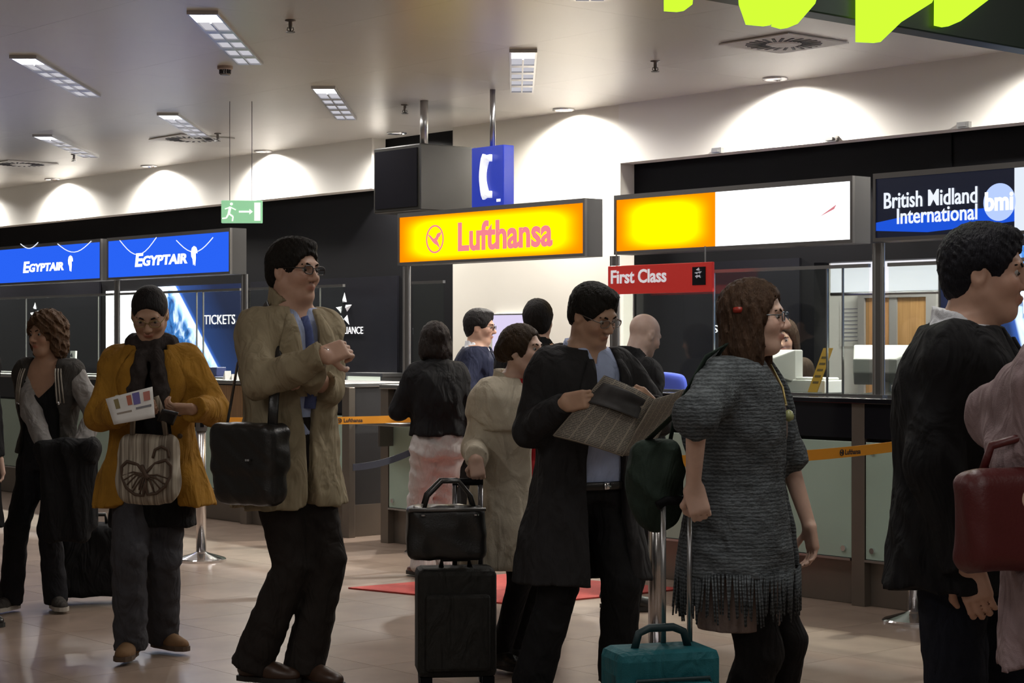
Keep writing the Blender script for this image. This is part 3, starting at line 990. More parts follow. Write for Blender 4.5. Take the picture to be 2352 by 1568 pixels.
# one more of the row past the right edge and one past the left
for (x, y) in ((2440, 80), (-70, 437)):
    p = on_ceiling(x, y)
    t = empty('downlight', p, TH, 'round recessed chrome downlight close to the white fascia', 'downlight', 'downlights along the fascia')
    MB().lathe([(0.085, 0.0), (0.085, -0.012), (0.072, -0.014), (0.066, -0.002)], 28).build('trim_ring', M_CHROME, t, smooth=True)
    l = bpy.data.lights.new('lamp', 'SPOT')
    l.energy = DOWN_W * 15; l.spot_size = math.radians(162); l.spot_blend = 0.8; l.shadow_soft_size = 0.05
    l.color = (1.0, 0.95, 0.87)
    q = bpy.data.objects.new('lamp', l); COL.objects.link(q); q.parent = t
    q.location = (0, 0, -0.02)

# swirl air diffusers
M_VENT = mat('vent_white', (0.62, 0.61, 0.58), 0.5)
vent_mesh = None
for (x, y, lab) in ((1800, 97, 'square white swirl air diffuser under the lime lettered board'), (440, 317, 'square white swirl air diffuser beside the exit sign wires'), (48, 375, 'square white swirl air diffuser above the blue airline signs')):
    p = on_ceiling(x, y) - Vector((0, 0, 0.003))
    t = empty('air_diffuser', p, TH, lab, 'air diffuser', 'swirl diffusers in the ceiling')
    a_ = 0.27
    MB().box(-a_, a_, -a_, a_, -0.008, 0).build('plate', M_VENT, t)
    MB().lathe([(0.0, -0.016), (0.085, -0.016), (0.10, -0.008)], 24).build('hub', M_VENT, t)
    slot = MB().box(0.115, 0.235, -0.009, 0.009, -0.011, -0.0082).mesh('slot', M_DKPRINT)
    for k in range(24):
        o = bpy.data.objects.new('slot', slot); COL.objects.link(o); o.parent = t
        ak = 2 * math.pi * k / 24
        o.rotation_euler[2] = ak + 0.35
        o.location = (0.04 * math.sin(ak) * 1.0, -0.04 * math.cos(ak), 0)
# sprinklers and detector
for (x, y) in ((667, 46), (1505, 140), (930, 240), (500, 306), (170, 354)):
    p = on_ceiling(x, y)
    t = empty('sprinkler', p, 0, 'small pendent sprinkler head under the ceiling', 'sprinkler', 'sprinkler heads in the ceiling')
    MB().lathe([(0.03, 0.0), (0.03, -0.006), (0.011, -0.01), (0.011, -0.045), (0.006, -0.05), (0.006, -0.065)], 14).build('stem', M_DALU, t, smooth=True)
    MB().lathe([(0.026, -0.065), (0.026, -0.069)], 14).build('deflector', M_DALU, t)
    MB().tube([(-0.014, 0, -0.04), (-0.018, 0, -0.055), (0, 0, -0.066), (0.018, 0, -0.055), (0.014, 0, -0.04)], 0.003, 6).build('yoke', M_DALU, t)
p = on_ceiling(517, 152)
t = empty('smoke_detector', p, 0, 'round smoke detector with slotted base under the ceiling', 'detector')
MB().lathe([(0.05, 0.0), (0.05, -0.018), (0.042, -0.024)], 24).build('base', mat('detector_beige', (0.4, 0.33, 0.3), 0.5), t)
for k in range(14):
    ak = 2 * math.pi * k / 14
    MB().box(-0.004, 0.004, -0.003, 0.003, -0.05, -0.022).build('slat', M_DKPRINT, t, loc=(0.034 * math.cos(ak), 0.034 * math.sin(ak), 0), rz=ak)
MB().lathe([(0.036, -0.05), (0.030, -0.058)], 24).build('cap', M_DALU, t)

# light inside the office and over the counters (ceiling panels of the office)
def office_lamp(s, D, z, power, sx_, sy_, label):
    t = wthing('office_light', s, D, z, label, 'ceiling light')
    MB().box(-sx_ / 2, sx_ / 2, -sy_ / 2, sy_ / 2, 0, 0.02).build('diffuser', glow('office_diffuser', (1, 0.98, 0.95), 2.5), t)
    MB().box(-sx_ / 2 - 0.02, sx_ / 2 + 0.02, -sy_ / 2 - 0.02, sy_ / 2 + 0.02, 0.02, 0.035).build('tray', M_WHITE, t)
    l = bpy.data.lights.new('lamp', 'AREA'); l.shape = 'RECTANGLE'; l.size = sx_; l.size_y = sy_; l.energy = power; l.color = (1, 0.96, 0.9)
    q = bpy.data.objects.new('lamp', l); COL.objects.link(q); q.parent = t; q.location = (0, 0, -0.01)
office_lamp((sB + sC) / 2, D2 + 0.9, 2.66, OFFICE_W, 1.2, 0.3, 'flat office ceiling light behind the ticket window')

# ------------------------------------------------------------------ floor mat
ca = on_floor(800, 1352); cb = on_floor(1195, 1391); cc = on_floor(1572, 1354)
cd = ca + cc - cb
o = MB().prismz([(v.x - cb.x, v.y - cb.y) for v in (ca, cb, cc, cd)], 0.0, 0.008).build(
    'floor_mat', mat('red_carpet', (0.42, 0.045, 0.035), 0.85, var=0.12, vscale=30, bump=0.2, bscale=300), loc=(cb.x, cb.y, 0.001))
tag(o, 'red square floor mat lying between the queue and the counters', 'mat')

# ------------------------------------------------------------------ queue stanchions and belts
M_POST = mat('stanchion_steel', (0.50, 0.48, 0.47), 0.22, 1.0)
def stanchion(p, label):
    t = empty('queue_stanchion', p, 0.3, label, 'stanchion')
    MB().lathe([(0.165, 0.0), (0.165, 0.012), (0.155, 0.02), (0.05, 0.052), (0.034, 0.06)], 40).build('base', M_CHROME, t, smooth=False)
    MB().lathe([(0.033, 0.06), (0.033, 0.86)], 24).build('pole', M_POST, t, smooth=True)
    MB().lathe([(0.040, 0.86), (0.040, 0.97), (0.034, 0.98), (0.0, 0.982)], 24).build('belt_cassette', M_DALU, t)
    for k in range(4):
        ak = k * math.pi / 2
        MB().box(-0.012, 0.012, 0.036, 0.046, 0.885, 0.945).build('belt_slot', M_BLACK, t, rz=ak)
    return t
def at_floor(x, pxm):
    dpt = F / pxm
    return Vector(((x - CX) / F * dpt, dpt, 0))
P1 = at_floor(462, 347); P2 = at_floor(984, 335); P3 = at_floor(1506, 520)
stanchion(P1, 'steel queue stanchion with wide chrome base behind the mustard coat')
stanchion(P2, 'steel queue stanchion in front of the white trousers')
stanchion(P3, 'steel queue stanchion behind the teal suitcase')
P4 = at_floor(2100, 445)
stanchion(P4, 'steel queue stanchion beyond the black overcoat')
M_BELT = mat('belt_orange', (0.80, 0.33, 0.02), 0.6, bump=0.05, bscale=500)
M_BELTD = mat('belt_dark', (0.025, 0.028, 0.045), 0.6)
def belt(a, b, z, label, m, sag=0.0, text_at=(), hgt=0.05, z2=None):
    d = b - a; L_ = d.length; rz_ = math.atan2(d.y, d.x)
    t = empty('queue_belt', Vector((a.x, a.y, 0)), rz_, label, 'belt')
    z2 = z if z2 is None else z2
    n = 16
    mb = MB()
    def f(u, v):
        x = 0.04 + u * (L_ - 0.08)
        return (x, 0, z + (z2 - z) * u - sag * 4 * u * (1 - u) + (v - 0.5) * hgt)
    mb.grid(f, n, 1)
    mb.build('webbing', m, t, solid=0.003)
    for q in text_at:
        x = q * L_
        zz = z + (z2 - z) * q - sag * 4 * q * (1 - q)
        rg = ring(x, zz, 0.013, 0.016, 20); rg.build('crane_ring', M_DKPRINT, t, loc=(0, -0.002, 0))
        crane(x, zz, 0.013).build('crane', M_DKPRINT, t, loc=(0, -0.002, 0))
        text_mesh('Lufthansa', x + 0.03, x + 0.16, zz - 0.012, zz + 0.014, M_DKPRINT, t, bold=0.02, y=-0.002, depth=0.001)
    return t
belt(P1, P2, 0.925, 'orange printed queue belt stretched behind the trench coat', M_BELT, 0.01, (0.25, 0.60,), 0.05)
belt(P3, P4, 0.920, 'orange printed queue belt stretched in front of the long counter', M_BELT, 0.02, (0.685,), 0.052)
P5 = W(sx(800, D1 - 0.9), D1 - 0.9)
belt(P5, P2, 0.62, 'dark sagging queue belt below the orange one', M_BELTD, 0.03, (), 0.045, z2=0.74)

# ------------------------------------------------------------------ things on and behind the counters
def monitor(s, D, z, rz, label, w_=0.46, h_=0.36):
    t = empty('computer_monitor', W(s, D, z), TH + rz, label, 'monitor')
    g = mat('monitor_grey', (0.36, 0.36, 0.34), 0.5)
    MB().lathe([(0.13, 0.0), (0.13, 0.012), (0.03, 0.025), (0.03, 0.08)], 24).build('stand', g, t)
    # deep housing tapering towards the back (the back faces the hall)
    b = 0.16
    vs = [(-w_ / 2, 0.10, 0.06), (w_ / 2, 0.10, 0.06), (w_ / 2, 0.10, 0.06 + h_), (-w_ / 2, 0.10, 0.06 + h_),
          (-w_ / 2, 0.04, 0.06), (w_ / 2, 0.04, 0.06), (w_ / 2, 0.04, 0.06 + h_), (-w_ / 2, 0.04, 0.06 + h_),
          (-w_ / 2 + 0.09, -b, 0.13), (w_ / 2 - 0.09, -b, 0.13), (w_ / 2 - 0.09, -b, h_ - 0.02), (-w_ / 2 + 0.09, -b, h_ - 0.02)]
    fs = [(3, 2, 1, 0), (0, 1, 5, 4), (1, 2, 6, 5), (2, 3, 7, 6), (3, 0, 4, 7), (4, 5, 9, 8), (5, 6, 10, 9), (6, 7, 11, 10), (7, 4, 8, 11), (8, 9, 10, 11)]
    MB().add(vs, fs).build('housing', g, t, bevel=0.008)
    sl = MB()
    for k in range(24):
        x_ = -w_ / 2 + 0.10 + k * (w_ - 0.2) / 23
        sl.box(x_ - 0.003, x_ + 0.003, 0.028, 0.039, h_ + 0.018, h_ + 0.05)
    sl.build('vent_slots', M_DKPRINT, t)
    MB().box(-w_ / 2 + 0.02, w_ / 2 - 0.02, 0.10, 0.104, 0.08, 0.04 + h_).build('screen', M_BLACKG, t)
    return t
s, z = wp(2030, 915, D1 + 0.48)
monitor(s, D1 + 0.50, TOPZ, 0.25, 'large grey computer monitor with vent slots standing on the worktop before the office door', 0.44, 0.23)
monitor(sx(1775, D1 + 0.52), D1 + 0.52, TOPZ, -0.2, 'small grey computer monitor on the worktop before the black star panel', 0.34, 0.20)
o = MB().box(-0.15, 0.15, -0.09, 0.09, 0, 0.08).box(-0.13, 0.13, -0.07, 0.07, 0.08, 0.095).build('printer', mat('printer_white', (0.68, 0.68, 0.66), 0.5), loc=W(sx(1872, D1 + 0.60), D1 + 0.60, TOPZ), rz=TH, bevel=0.01)
tag(o, 'low white printer on the worktop behind the leaning yellow card', 'printer')

# yellow card holders
def card(x, y, D, label, w_, h_, lean, text=None):
    s, z = wp(x, y, D)
    t = wthing('card_display', s, D, TOPZ, label, 'card display')
    P = [(-w_ / 2, 0.012), (w_ / 2, 0.012), (w_ / 2 + lean, 0.012 + h_), (-w_ / 2 + lean, 0.012 + h_)]
    MB().prism(P, -0.003, 0.003).build('card', M_YCARD, t)
    MB().box(-w_ / 2 - 0.005, w_ / 2 + 0.005, -0.04, 0.04, 0, 0.012).build('foot', clear_glass('acrylic', (0.85, 0.88, 0.88), 0.1), t)
    if text:
        text_mesh(text, -w_ * 0.42 + lean * 0.75, w_ * 0.42 + lean * 0.75, 0.012 + h_ * 0.68, 0.012 + h_ * 0.86, M_DKPRINT, t)
    else:
        ln_ = MB()
        for k in range(5):
            f = 0.2 + 0.14 * k
            ln_.prism([(-w_ * 0.3 + lean * f, 0.012 + h_ * f), (w_ * 0.3 + lean * f, 0.012 + h_ * f), (w_ * 0.3 + lean * (f + 0.05), 0.012 + h_ * (f + 0.05)), (-w_ * 0.3 + lean * (f + 0.05), 0.012 + h_ * (f + 0.05))], -0.005, -0.003)
        ln_.build('printed_marks', mat('brown_print', (0.2, 0.13, 0.05), 0.7), t)
card(1866, 912, D1 + 0.38, 'narrow yellow card leaning on the worktop behind the glass', 0.07, 0.26, 0.12)
card(2322, 880, D1 + 0.40, 'wide yellow card with airline name beside the black overcoat', 0.26, 0.22, 0.03, 'Lufthansa')
# leaflets and small things on the left counter
s, z = wp(178, 880, D1 + 0.5)
t = wthing('leaflet_holder', s, D1 + 0.45, TOPZ, 'white leaflet holder with star emblem behind the varsity jacket', 'leaflet holder')
MB().prism([(-0.05, 0.0), (0.05, 0.0), (0.07, 0.22), (-0.03, 0.22)], -0.01, 0.01).build('leaflets', M_PAPER, t)
star_logo(t, 0.0, 0.13, 0.12, M_DKPRINT).location[1] = -0.011
for (x, lab) in ((521, 'small white folded tent card on the counter nearest the grey post'), (537, 'tiny white folded tent card between two others'), (548, 'white folded tent card at the grey post')):
    s = sx(x, D1 + 0.15)
    h_ = 0.07 if x != 537 else 0.045
    o = MB().prism([(-0.02, 0), (0.022, 0), (0.015, h_)], -0.03, 0.03).build('tent_card', M_PAPER, loc=W(s, D1 + 0.15, TOPZ), rz=TH)
    tag(o, lab, 'card')
o = MB().box(-0.11, 0.11, -0.09, 0.09, 0, 0.012).box(-0.06, 0.06, -0.05, 0.05, 0.012, 0.09).build('card_reader', mat('reader_blue', (0.03, 0.04, 0.14), 0.4), loc=W(sx(500, D1 + 0.5), D1 + 0.5, TOPZ), rz=TH, bevel=0.006)
tag(o, 'dark blue device on the counter below the TICKETS lettering', 'device')
s = sx(1030, D1 + 0.5)
# office chairs: backs seen above the worktops
def office_chair(x, y, D, label, m, rz=0.0):
    s, z = wp(x, y, D)
    t = empty('office_chair', W(s, D, 0), TH + rz, label, 'chair')
    seat_z = z - 0.52
    def back(u, v):
        a_ = (u - 0.5) * 2; b_ = (v - 0.5) * 2
        e = 1.0 - 0.12 * (abs(b_) ** 4)
        return (a_ * 0.22 * e, 0.06 * a_ * a_ - 0.22, seat_z + 0.30 + b_ * 0.22 * (1 - 0.1 * abs(a_) ** 3))
    MB().grid(back, 10, 8).build('backrest', m, t, solid=0.05, subsurf=1, smooth=True)
    MB().box(-0.23, 0.23, -0.20, 0.24, seat_z - 0.06, seat_z).build('seat', m, t, bevel=0.03)
    MB().tube([(0, -0.26, seat_z + 0.30), (0, -0.28, seat_z + 0.05), (0, -0.10, seat_z - 0.08)], 0.02, 8).build('back_support', M_BLACK, t, smooth=True)
    MB().tube([(0, 0, seat_z - 0.06), (0, 0, 0.10)], 0.03, 12).build('gas_column', M_CHROME, t, smooth=True)
    for k in range(5):
        ak = 2 * math.pi * k / 5
        lg = MB().tube([(0, 0, 0.11), (0.30 * math.cos(ak), 0.30 * math.sin(ak), 0.07)], [0.03, 0.02], 8).build('leg', M_BLACK, t, smooth=True)
        MB().tube([(0.29 * math.cos(ak) - 0.012, 0.29 * math.sin(ak), 0.03), (0.29 * math.cos(ak) + 0.012, 0.29 * math.sin(ak), 0.03)], 0.03, 12).build('castor', M_BLACK, lg)
M_CHAIRB = mat('chair_blue', (0.055, 0.085, 0.50), 0.75, bump=0.1, bscale=400)
M_CHAIRD = mat('chair_aubergine', (0.035, 0.022, 0.06), 0.75)
office_chair(1548, 852, D1 + 1.12, 'bright blue office chair next to the bald man', M_CHAIRB, 0.2)
office_chair(1892, 868, D1 + 1.12, 'blue office chair behind the leaning yellow card', M_CHAIRB, -0.3)
office_chair(470, 845, D1 + 1.12, 'dark aubergine office chair in front of the planet poster', M_CHAIRD, 0.4)
# ------------------------------------------------------------------ wall screen behind the suited man
s, z = wp(1165, 800, D2 - 0.05)
t = wthing('wall_screen', s, D2 - 0.05, z - 0.18, 'pale violet lit screen on the pillar behind the suited man', 'screen')
MB().box(-0.20, 0.20, 0.01, 0.05, 0, 0.46).build('bezel', M_ALU, t, bevel=0.004)
MB().box(-0.185, 0.185, 0.0, 0.012, 0.015, 0.445).build('display', glow('screen_violet', (0.78, 0.70, 0.95), 0.95), t)
# small red and white sticker near the counter edge
s, z = wp(1030, 830, D1 + 0.3)
t = wthing('desk_calendar', sx(1028, D1 + 0.35), D1 + 0.35, TOPZ, 'small white and red desk calendar at the end of the short counter', 'calendar')
MB().prism([(-0.05, 0), (0.05, 0), (0.05, 0.13), (-0.05, 0.13)], -0.004, 0.004).build('sheet', M_PAPER, t)
MB().prism([(-0.05, 0.03), (0.05, 0.03), (0.05, 0.06), (-0.05, 0.06)], -0.006, -0.004).build('red_band', mat('red_print', (0.5, 0.03, 0.03), 0.6), t)

# ==================================================================== people
def V(*a): return np.array(a, dtype=np.float64)
def nrm(v):
    v = np.asarray(v, float); return v / max(np.linalg.norm(v), 1e-9)

class Field:
    def __init__(self, lo, hi, h):
        lo = np.asarray(lo, float) - 2.5 * h; hi = np.asarray(hi, float) + 2.5 * h
        self.lo, self.h = lo, h
        self.n = np.ceil((hi - lo) / h).astype(int) + 1
        self.ax = [(lo[i] + h * np.arange(self.n[i])).astype(np.float32) for i in range(3)]
        self.d = np.full(self.n, 0.4, np.float32)
    def sl(self, lo, hi, pad):
        a = np.clip(np.floor((np.asarray(lo) - pad - self.lo) / self.h).astype(int), 0, self.n - 1)
        b = np.clip(np.ceil((np.asarray(hi) + pad - self.lo) / self.h).astype(int) + 1, 1, self.n)
        if np.any(b <= a): return None
        s = tuple(slice(a[i], b[i]) for i in range(3))
        X = self.ax[0][s[0]][:, None, None]; Y = self.ax[1][s[1]][None, :, None]; Z = self.ax[2][s[2]][None, None, :]
        return s, X, Y, Z
    def add(self, prim, k=0.0):
        lo, hi, fn = prim
        r = self.sl(lo, hi, k + 3 * self.h)
        if r is None: return self
        s, X, Y, Z = r
        b = fn(X, Y, Z); a = self.d[s]
        if k > 0:
            t = np.maximum(k - np.abs(a - b), 0) / k
            self.d[s] = np.minimum(a, b) - t * t * (k / 4)
        else:
            self.d[s] = np.minimum(a, b)
        return self
    def cut(self, prim, k=0.0):
        lo, hi, fn = prim
        r = self.sl(lo, hi, k + 3 * self.h)
        if r is None: return self
        s, X, Y, Z = r
        b = -fn(X, Y, Z); a = self.d[s]
        if k > 0:
            t = np.maximum(k - np.abs(a - b), 0) / k
            self.d[s] = np.maximum(a, b) + t * t * (k / 4)
        else:
            self.d[s] = np.maximum(a, b)
        return self
    def clip(self, fn):
        X, Y, Z = self.ax[0][:, None, None], self.ax[1][None, :, None], self.ax[2][None, None, :]
        self.d = np.maximum(self.d, fn(X, Y, Z)).astype(np.float32)
        return self
    def ripple(self, amp, kx=26.0, kz=14.0, seed=0.0):
        X, Y, Z = self.ax[0][:, None, None], self.ax[1][None, :, None], self.ax[2][None, None, :]
        w = np.sin(kz * 0.6 * Z + 1.7 * seed) * 1.3 + 5.0 * np.sin(2.1 * X + seed)
        n = np.sin(kx * (X + 0.6 * Y) + kz * Z + w + seed) + 0.7 * np.sin(kx * 0.8 * (Y - 0.5 * X) - kz * 1.3 * Z + 1.3 * w + 2 * seed)
        n = n + 0.5 * np.sin(kx * 1.9 * (X - Y) + kz * 2.3 * Z + 2 * w)
        self.d = (self.d + amp * (np.abs(n) - 0.8)).astype(np.float32)
        return self
    def mesh(self):
        d = self.d; s = d < 0
        c = np.zeros(tuple(self.n - 1), np.uint8)
        off = [(i, j, k) for i in (0, 1) for j in (0, 1) for k in (0, 1)]
        m = self.n - 1
        for o in off:
            c += s[o[0]:o[0] + m[0], o[1]:o[1] + m[1], o[2]:o[2] + m[2]]
        act = np.argwhere((c > 0) & (c < 8))
        if len(act) == 0:
            return np.zeros((0, 3)), np.zeros((0, 4), int)
        vals = np.stack([d[act[:, 0] + o[0], act[:, 1] + o[1], act[:, 2] + o[2]] for o in off], 1)
        pos = np.zeros((len(act), 3)); cnt = np.zeros(len(act))
        offa = np.array(off, float)
        for i in range(8):
            for j in range(i + 1, 8):
                if np.abs(offa[i] - offa[j]).sum() != 1: continue
                a, b = vals[:, i], vals[:, j]
                x = (a < 0) != (b < 0)
                t = np.where(x, a / np.where(x, a - b, 1), 0)
                pos += np.where(x[:, None], offa[i] + t[:, None] * (offa[j] - offa[i]), 0)
                cnt += x
        v = self.lo + self.h * (act + pos / cnt[:, None])
        vid = np.full(tuple(m), -1, np.int32)
        vid[act[:, 0], act[:, 1], act[:, 2]] = np.arange(len(act))
        quads = []
        for axis in range(3):
            o1, o2 = [(1, 2), (2, 0), (0, 1)][axis]
            a = [slice(None)] * 3; b = [slice(None)] * 3
            a[axis] = slice(0, -1); b[axis] = slice(1, None)
            sa, sb = s[tuple(a)], s[tuple(b)]
            e = np.argwhere(sa != sb)
            if len(e) == 0: continue
            ok = (e[:, o1] > 0) & (e[:, o2] > 0) & (e[:, o1] < self.n[o1] - 1) & (e[:, o2] < self.n[o2] - 1)
            e = e[ok]
            flip = ~sa[e[:, 0], e[:, 1], e[:, 2]]
            def cell(d1, d2):
                q = e.copy(); q[:, o1] += d1; q[:, o2] += d2
                return vid[q[:, 0], q[:, 1], q[:, 2]]
            q = np.stack([cell(-1, -1), cell(0, -1), cell(0, 0), cell(-1, 0)], 1)
            q[flip] = q[flip][:, ::-1]
            quads.append(q)
        return v, np.concatenate(quads)

def cap(a, b, ra, rb, flat_end=False, flat_start=False, sq=None):
    a, b = np.asarray(a, float), np.asarray(b, float)
    r = max(ra, rb)
    lo, hi = np.minimum(a, b) - r, np.maximum(a, b) + r
    ba = b - a; L2 = max(ba @ ba, 1e-9); L = math.sqrt(L2)
    def fn(X, Y, Z):
        px, py, pz = X - a[0], Y - a[1], Z - a[2]
        t0 = (px * ba[0] + py * ba[1] + pz * ba[2]) / L2
        t = np.clip(t0, 0, 1)
        d = np.sqrt((px - t * ba[0]) ** 2 + (py - t * ba[1]) ** 2 + (pz - t * ba[2]) ** 2) - (ra + (rb - ra) * t)
        if flat_end: d = np.maximum(d, (t0 - 1) * L)
        if flat_start: d = np.maximum(d, -t0 * L)
        return d
    return lo, hi, fn

def ell(c, r, R=None):
    c = np.asarray(c, float); r = np.asarray(r, float)
    R = np.eye(3) if R is None else R          # columns are the axes
    ext = np.abs(R) @ r
    mn = r.min()
    def fn(X, Y, Z):
        px, py, pz = X - c[0], Y - c[1], Z - c[2]
        q = 0.0; g = 0.0
        for i in range(3):
            u = (px * R[0, i] + py * R[1, i] + pz * R[2, i]) / r[i]
            q = q + u * u; g = g + (u / r[i]) ** 2
        k0 = np.sqrt(q); k1 = np.sqrt(g)
        return k0 * (k0 - 1) / np.maximum(k1, 1e-6)
    return c - ext, c + ext, fn

def rbox(c, hs, rad, R=None):
    c = np.asarray(c, float); hs = np.asarray(hs, float)
    R = np.eye(3) if R is None else R
    ext = np.abs(R) @ hs
    def fn(X, Y, Z):
        px, py, pz = X - c[0], Y - c[1], Z - c[2]
        q = [np.abs(px * R[0, i] + py * R[1, i] + pz * R[2, i]) - (hs[i] - rad) for i in range(3)]
        o = np.sqrt(np.maximum(q[0], 0) ** 2 + np.maximum(q[1], 0) ** 2 + np.maximum(q[2], 0) ** 2)
        return o + np.minimum(np.maximum(np.maximum(q[0], q[1]), q[2]), 0) - rad
    return c - ext, c + ext, fn

def put_mesh(name, parts, m, parent, colors=None, smooth=True):
    vs, fs, n = [], [], 0
    for v, f in parts:
        vs.append(v); fs.append(f + n); n += len(v)
    v = np.concatenate(vs) - np.array(parent.location)[None]
    f = np.concatenate(fs)
    me = bpy.data.meshes.new(name)
    me.vertices.add(len(v)); me.vertices.foreach_set('co', v.astype(np.float32).ravel())
    me.loops.add(f.size); me.loops.foreach_set('vertex_index', f.astype(np.int32).ravel())
    me.polygons.add(len(f))
    me.polygons.foreach_set('loop_start', np.arange(0, f.size, 4, dtype=np.int32))
    me.polygons.foreach_set('loop_total', np.full(len(f), 4, np.int32))
    me.polygons.foreach_set('use_smooth', np.ones(len(f), bool))
    me.update(calc_edges=True)
    me.materials.append(m)
    if colors is not None:
        ca = me.color_attributes.new('tone', 'FLOAT_COLOR', 'POINT')
        ca.data.foreach_set('color', colors.astype(np.float32).ravel())
    o = bpy.data.objects.new(name, me)
    COL.objects.link(o)
    o.parent = parent
    return o

def skin_mat(name, col):
    if name in MATS: return MATS[name]
    m = mat(name, col, 0.5, spec=0.35)
    nt = m.node_tree; b = nt.nodes['Principled BSDF']
    at_ = nt.nodes.new('ShaderNodeAttribute'); at_.attribute_name = 'tone'
    nz = nt.nodes.new('ShaderNodeTexNoise'); nz.inputs['Scale'].default_value = 40
    tc = nt.nodes.new('ShaderNodeTexCoord'); nt.links.new(tc.outputs['Object'], nz.inputs['Vector'])
    mr = nt.nodes.new('ShaderNodeMapRange'); mr.inputs['To Min'].default_value = 0.9; mr.inputs['To Max'].default_value = 1.1
    nt.links.new(nz.outputs['Fac'], mr.inputs['Value'])
    mx = nt.nodes.new('ShaderNodeMix'); mx.data_type = 'RGBA'; mx.blend_type = 'MULTIPLY'; mx.inputs[0].default_value = 1
    nt.links.new(at_.outputs['Color'], mx.inputs[6]); nt.links.new(mr.outputs['Result'], mx.inputs[7])
    nt.links.new(mx.outputs[2], b.inputs['Base Color'])
    b.inputs['Subsurface Weight'].default_value = 0.08
    b.inputs['Subsurface Radius'].default_value = (0.02, 0.008, 0.004)
    return m

def cloth(name, col, rough=0.85, var=0.10, vs=25, bump=0.25, bs=350, stretch=None, crease=0.55):
    if name in MATS: return MATS[name]
    m = mat(name, col, rough, 0, spec=0.2, var=var, vscale=vs, bump=bump, bscale=bs, stretch=stretch)
    # soft creases
    nt = m.node_tree; b = nt.nodes['Principled BSDF']
    tc = nt.nodes.new('ShaderNodeTexCoord')
    mp = nt.nodes.new('ShaderNodeMapping'); mp.inputs['Rotation'].default_value = (0.3, 0.5, 0.2); mp.inputs['Scale'].default_value = (1.0, 1.0, 0.45)
    n = nt.nodes.new('ShaderNodeTexNoise'); n.inputs['Scale'].default_value = 11.0; n.inputs['Detail'].default_value = 2.5; n.inputs['Distortion'].default_value = 1.6
    bp = nt.nodes.new('ShaderNodeBump'); bp.inputs['Strength'].default_value = crease; bp.inputs['Distance'].default_value = 0.05
    nt.links.new(tc.outputs['Object'], mp.inputs['Vector']); nt.links.new(mp.outputs['Vector'], n.inputs['Vector'])
    nt.links.new(n.outputs['Fac'], bp.inputs['Height'])
    old = b.inputs['Normal'].links[0].from_node if b.inputs['Normal'].links else None
    if old is not None: nt.links.new(bp.outputs['Normal'], old.inputs['Normal'])
    else: nt.links.new(bp.outputs['Normal'], b.inputs['Normal'])
    return m

def ik(S, T, l1, l2, pole):
    S, T, pole = (np.asarray(q, float) for q in (S, T, pole))
    d = T - S; L = np.linalg.norm(d); mx = (l1 + l2) * 0.995
    if L > mx:
        T = S + d / L * mx; d = T - S; L = mx
    L = max(L, abs(l1 - l2) + 1e-3)
    u = nrm(d)
    a = (l1 * l1 - l2 * l2 + L * L) / (2 * L)
    h = math.sqrt(max(l1 * l1 - a * a, 0))
    p = pole - u * (pole @ u)
    return S + u * a + nrm(p) * h, T

# torso half width, half depth by height fraction
TABLE = {
    'm': [(0.44, .150, .105), (0.50, .165, .115), (0.56, .158, .112), (0.62, .150, .110), (0.70, .165, .118), (0.75, .180, .118),
          (0.795, .195, .105), (0.822, .178, .085), (0.842, .112, .070), (0.862, .062, .060)],
    'f': [(0.44, .150, .105), (0.50, .168, .118), (0.56, .150, .108), (0.62, .130, .098), (0.70, .148, .122), (0.75, .160, .115),
          (0.795, .170, .095), (0.822, .155, .078), (0.842, .098, .064), (0.862, .055, .054)],
}

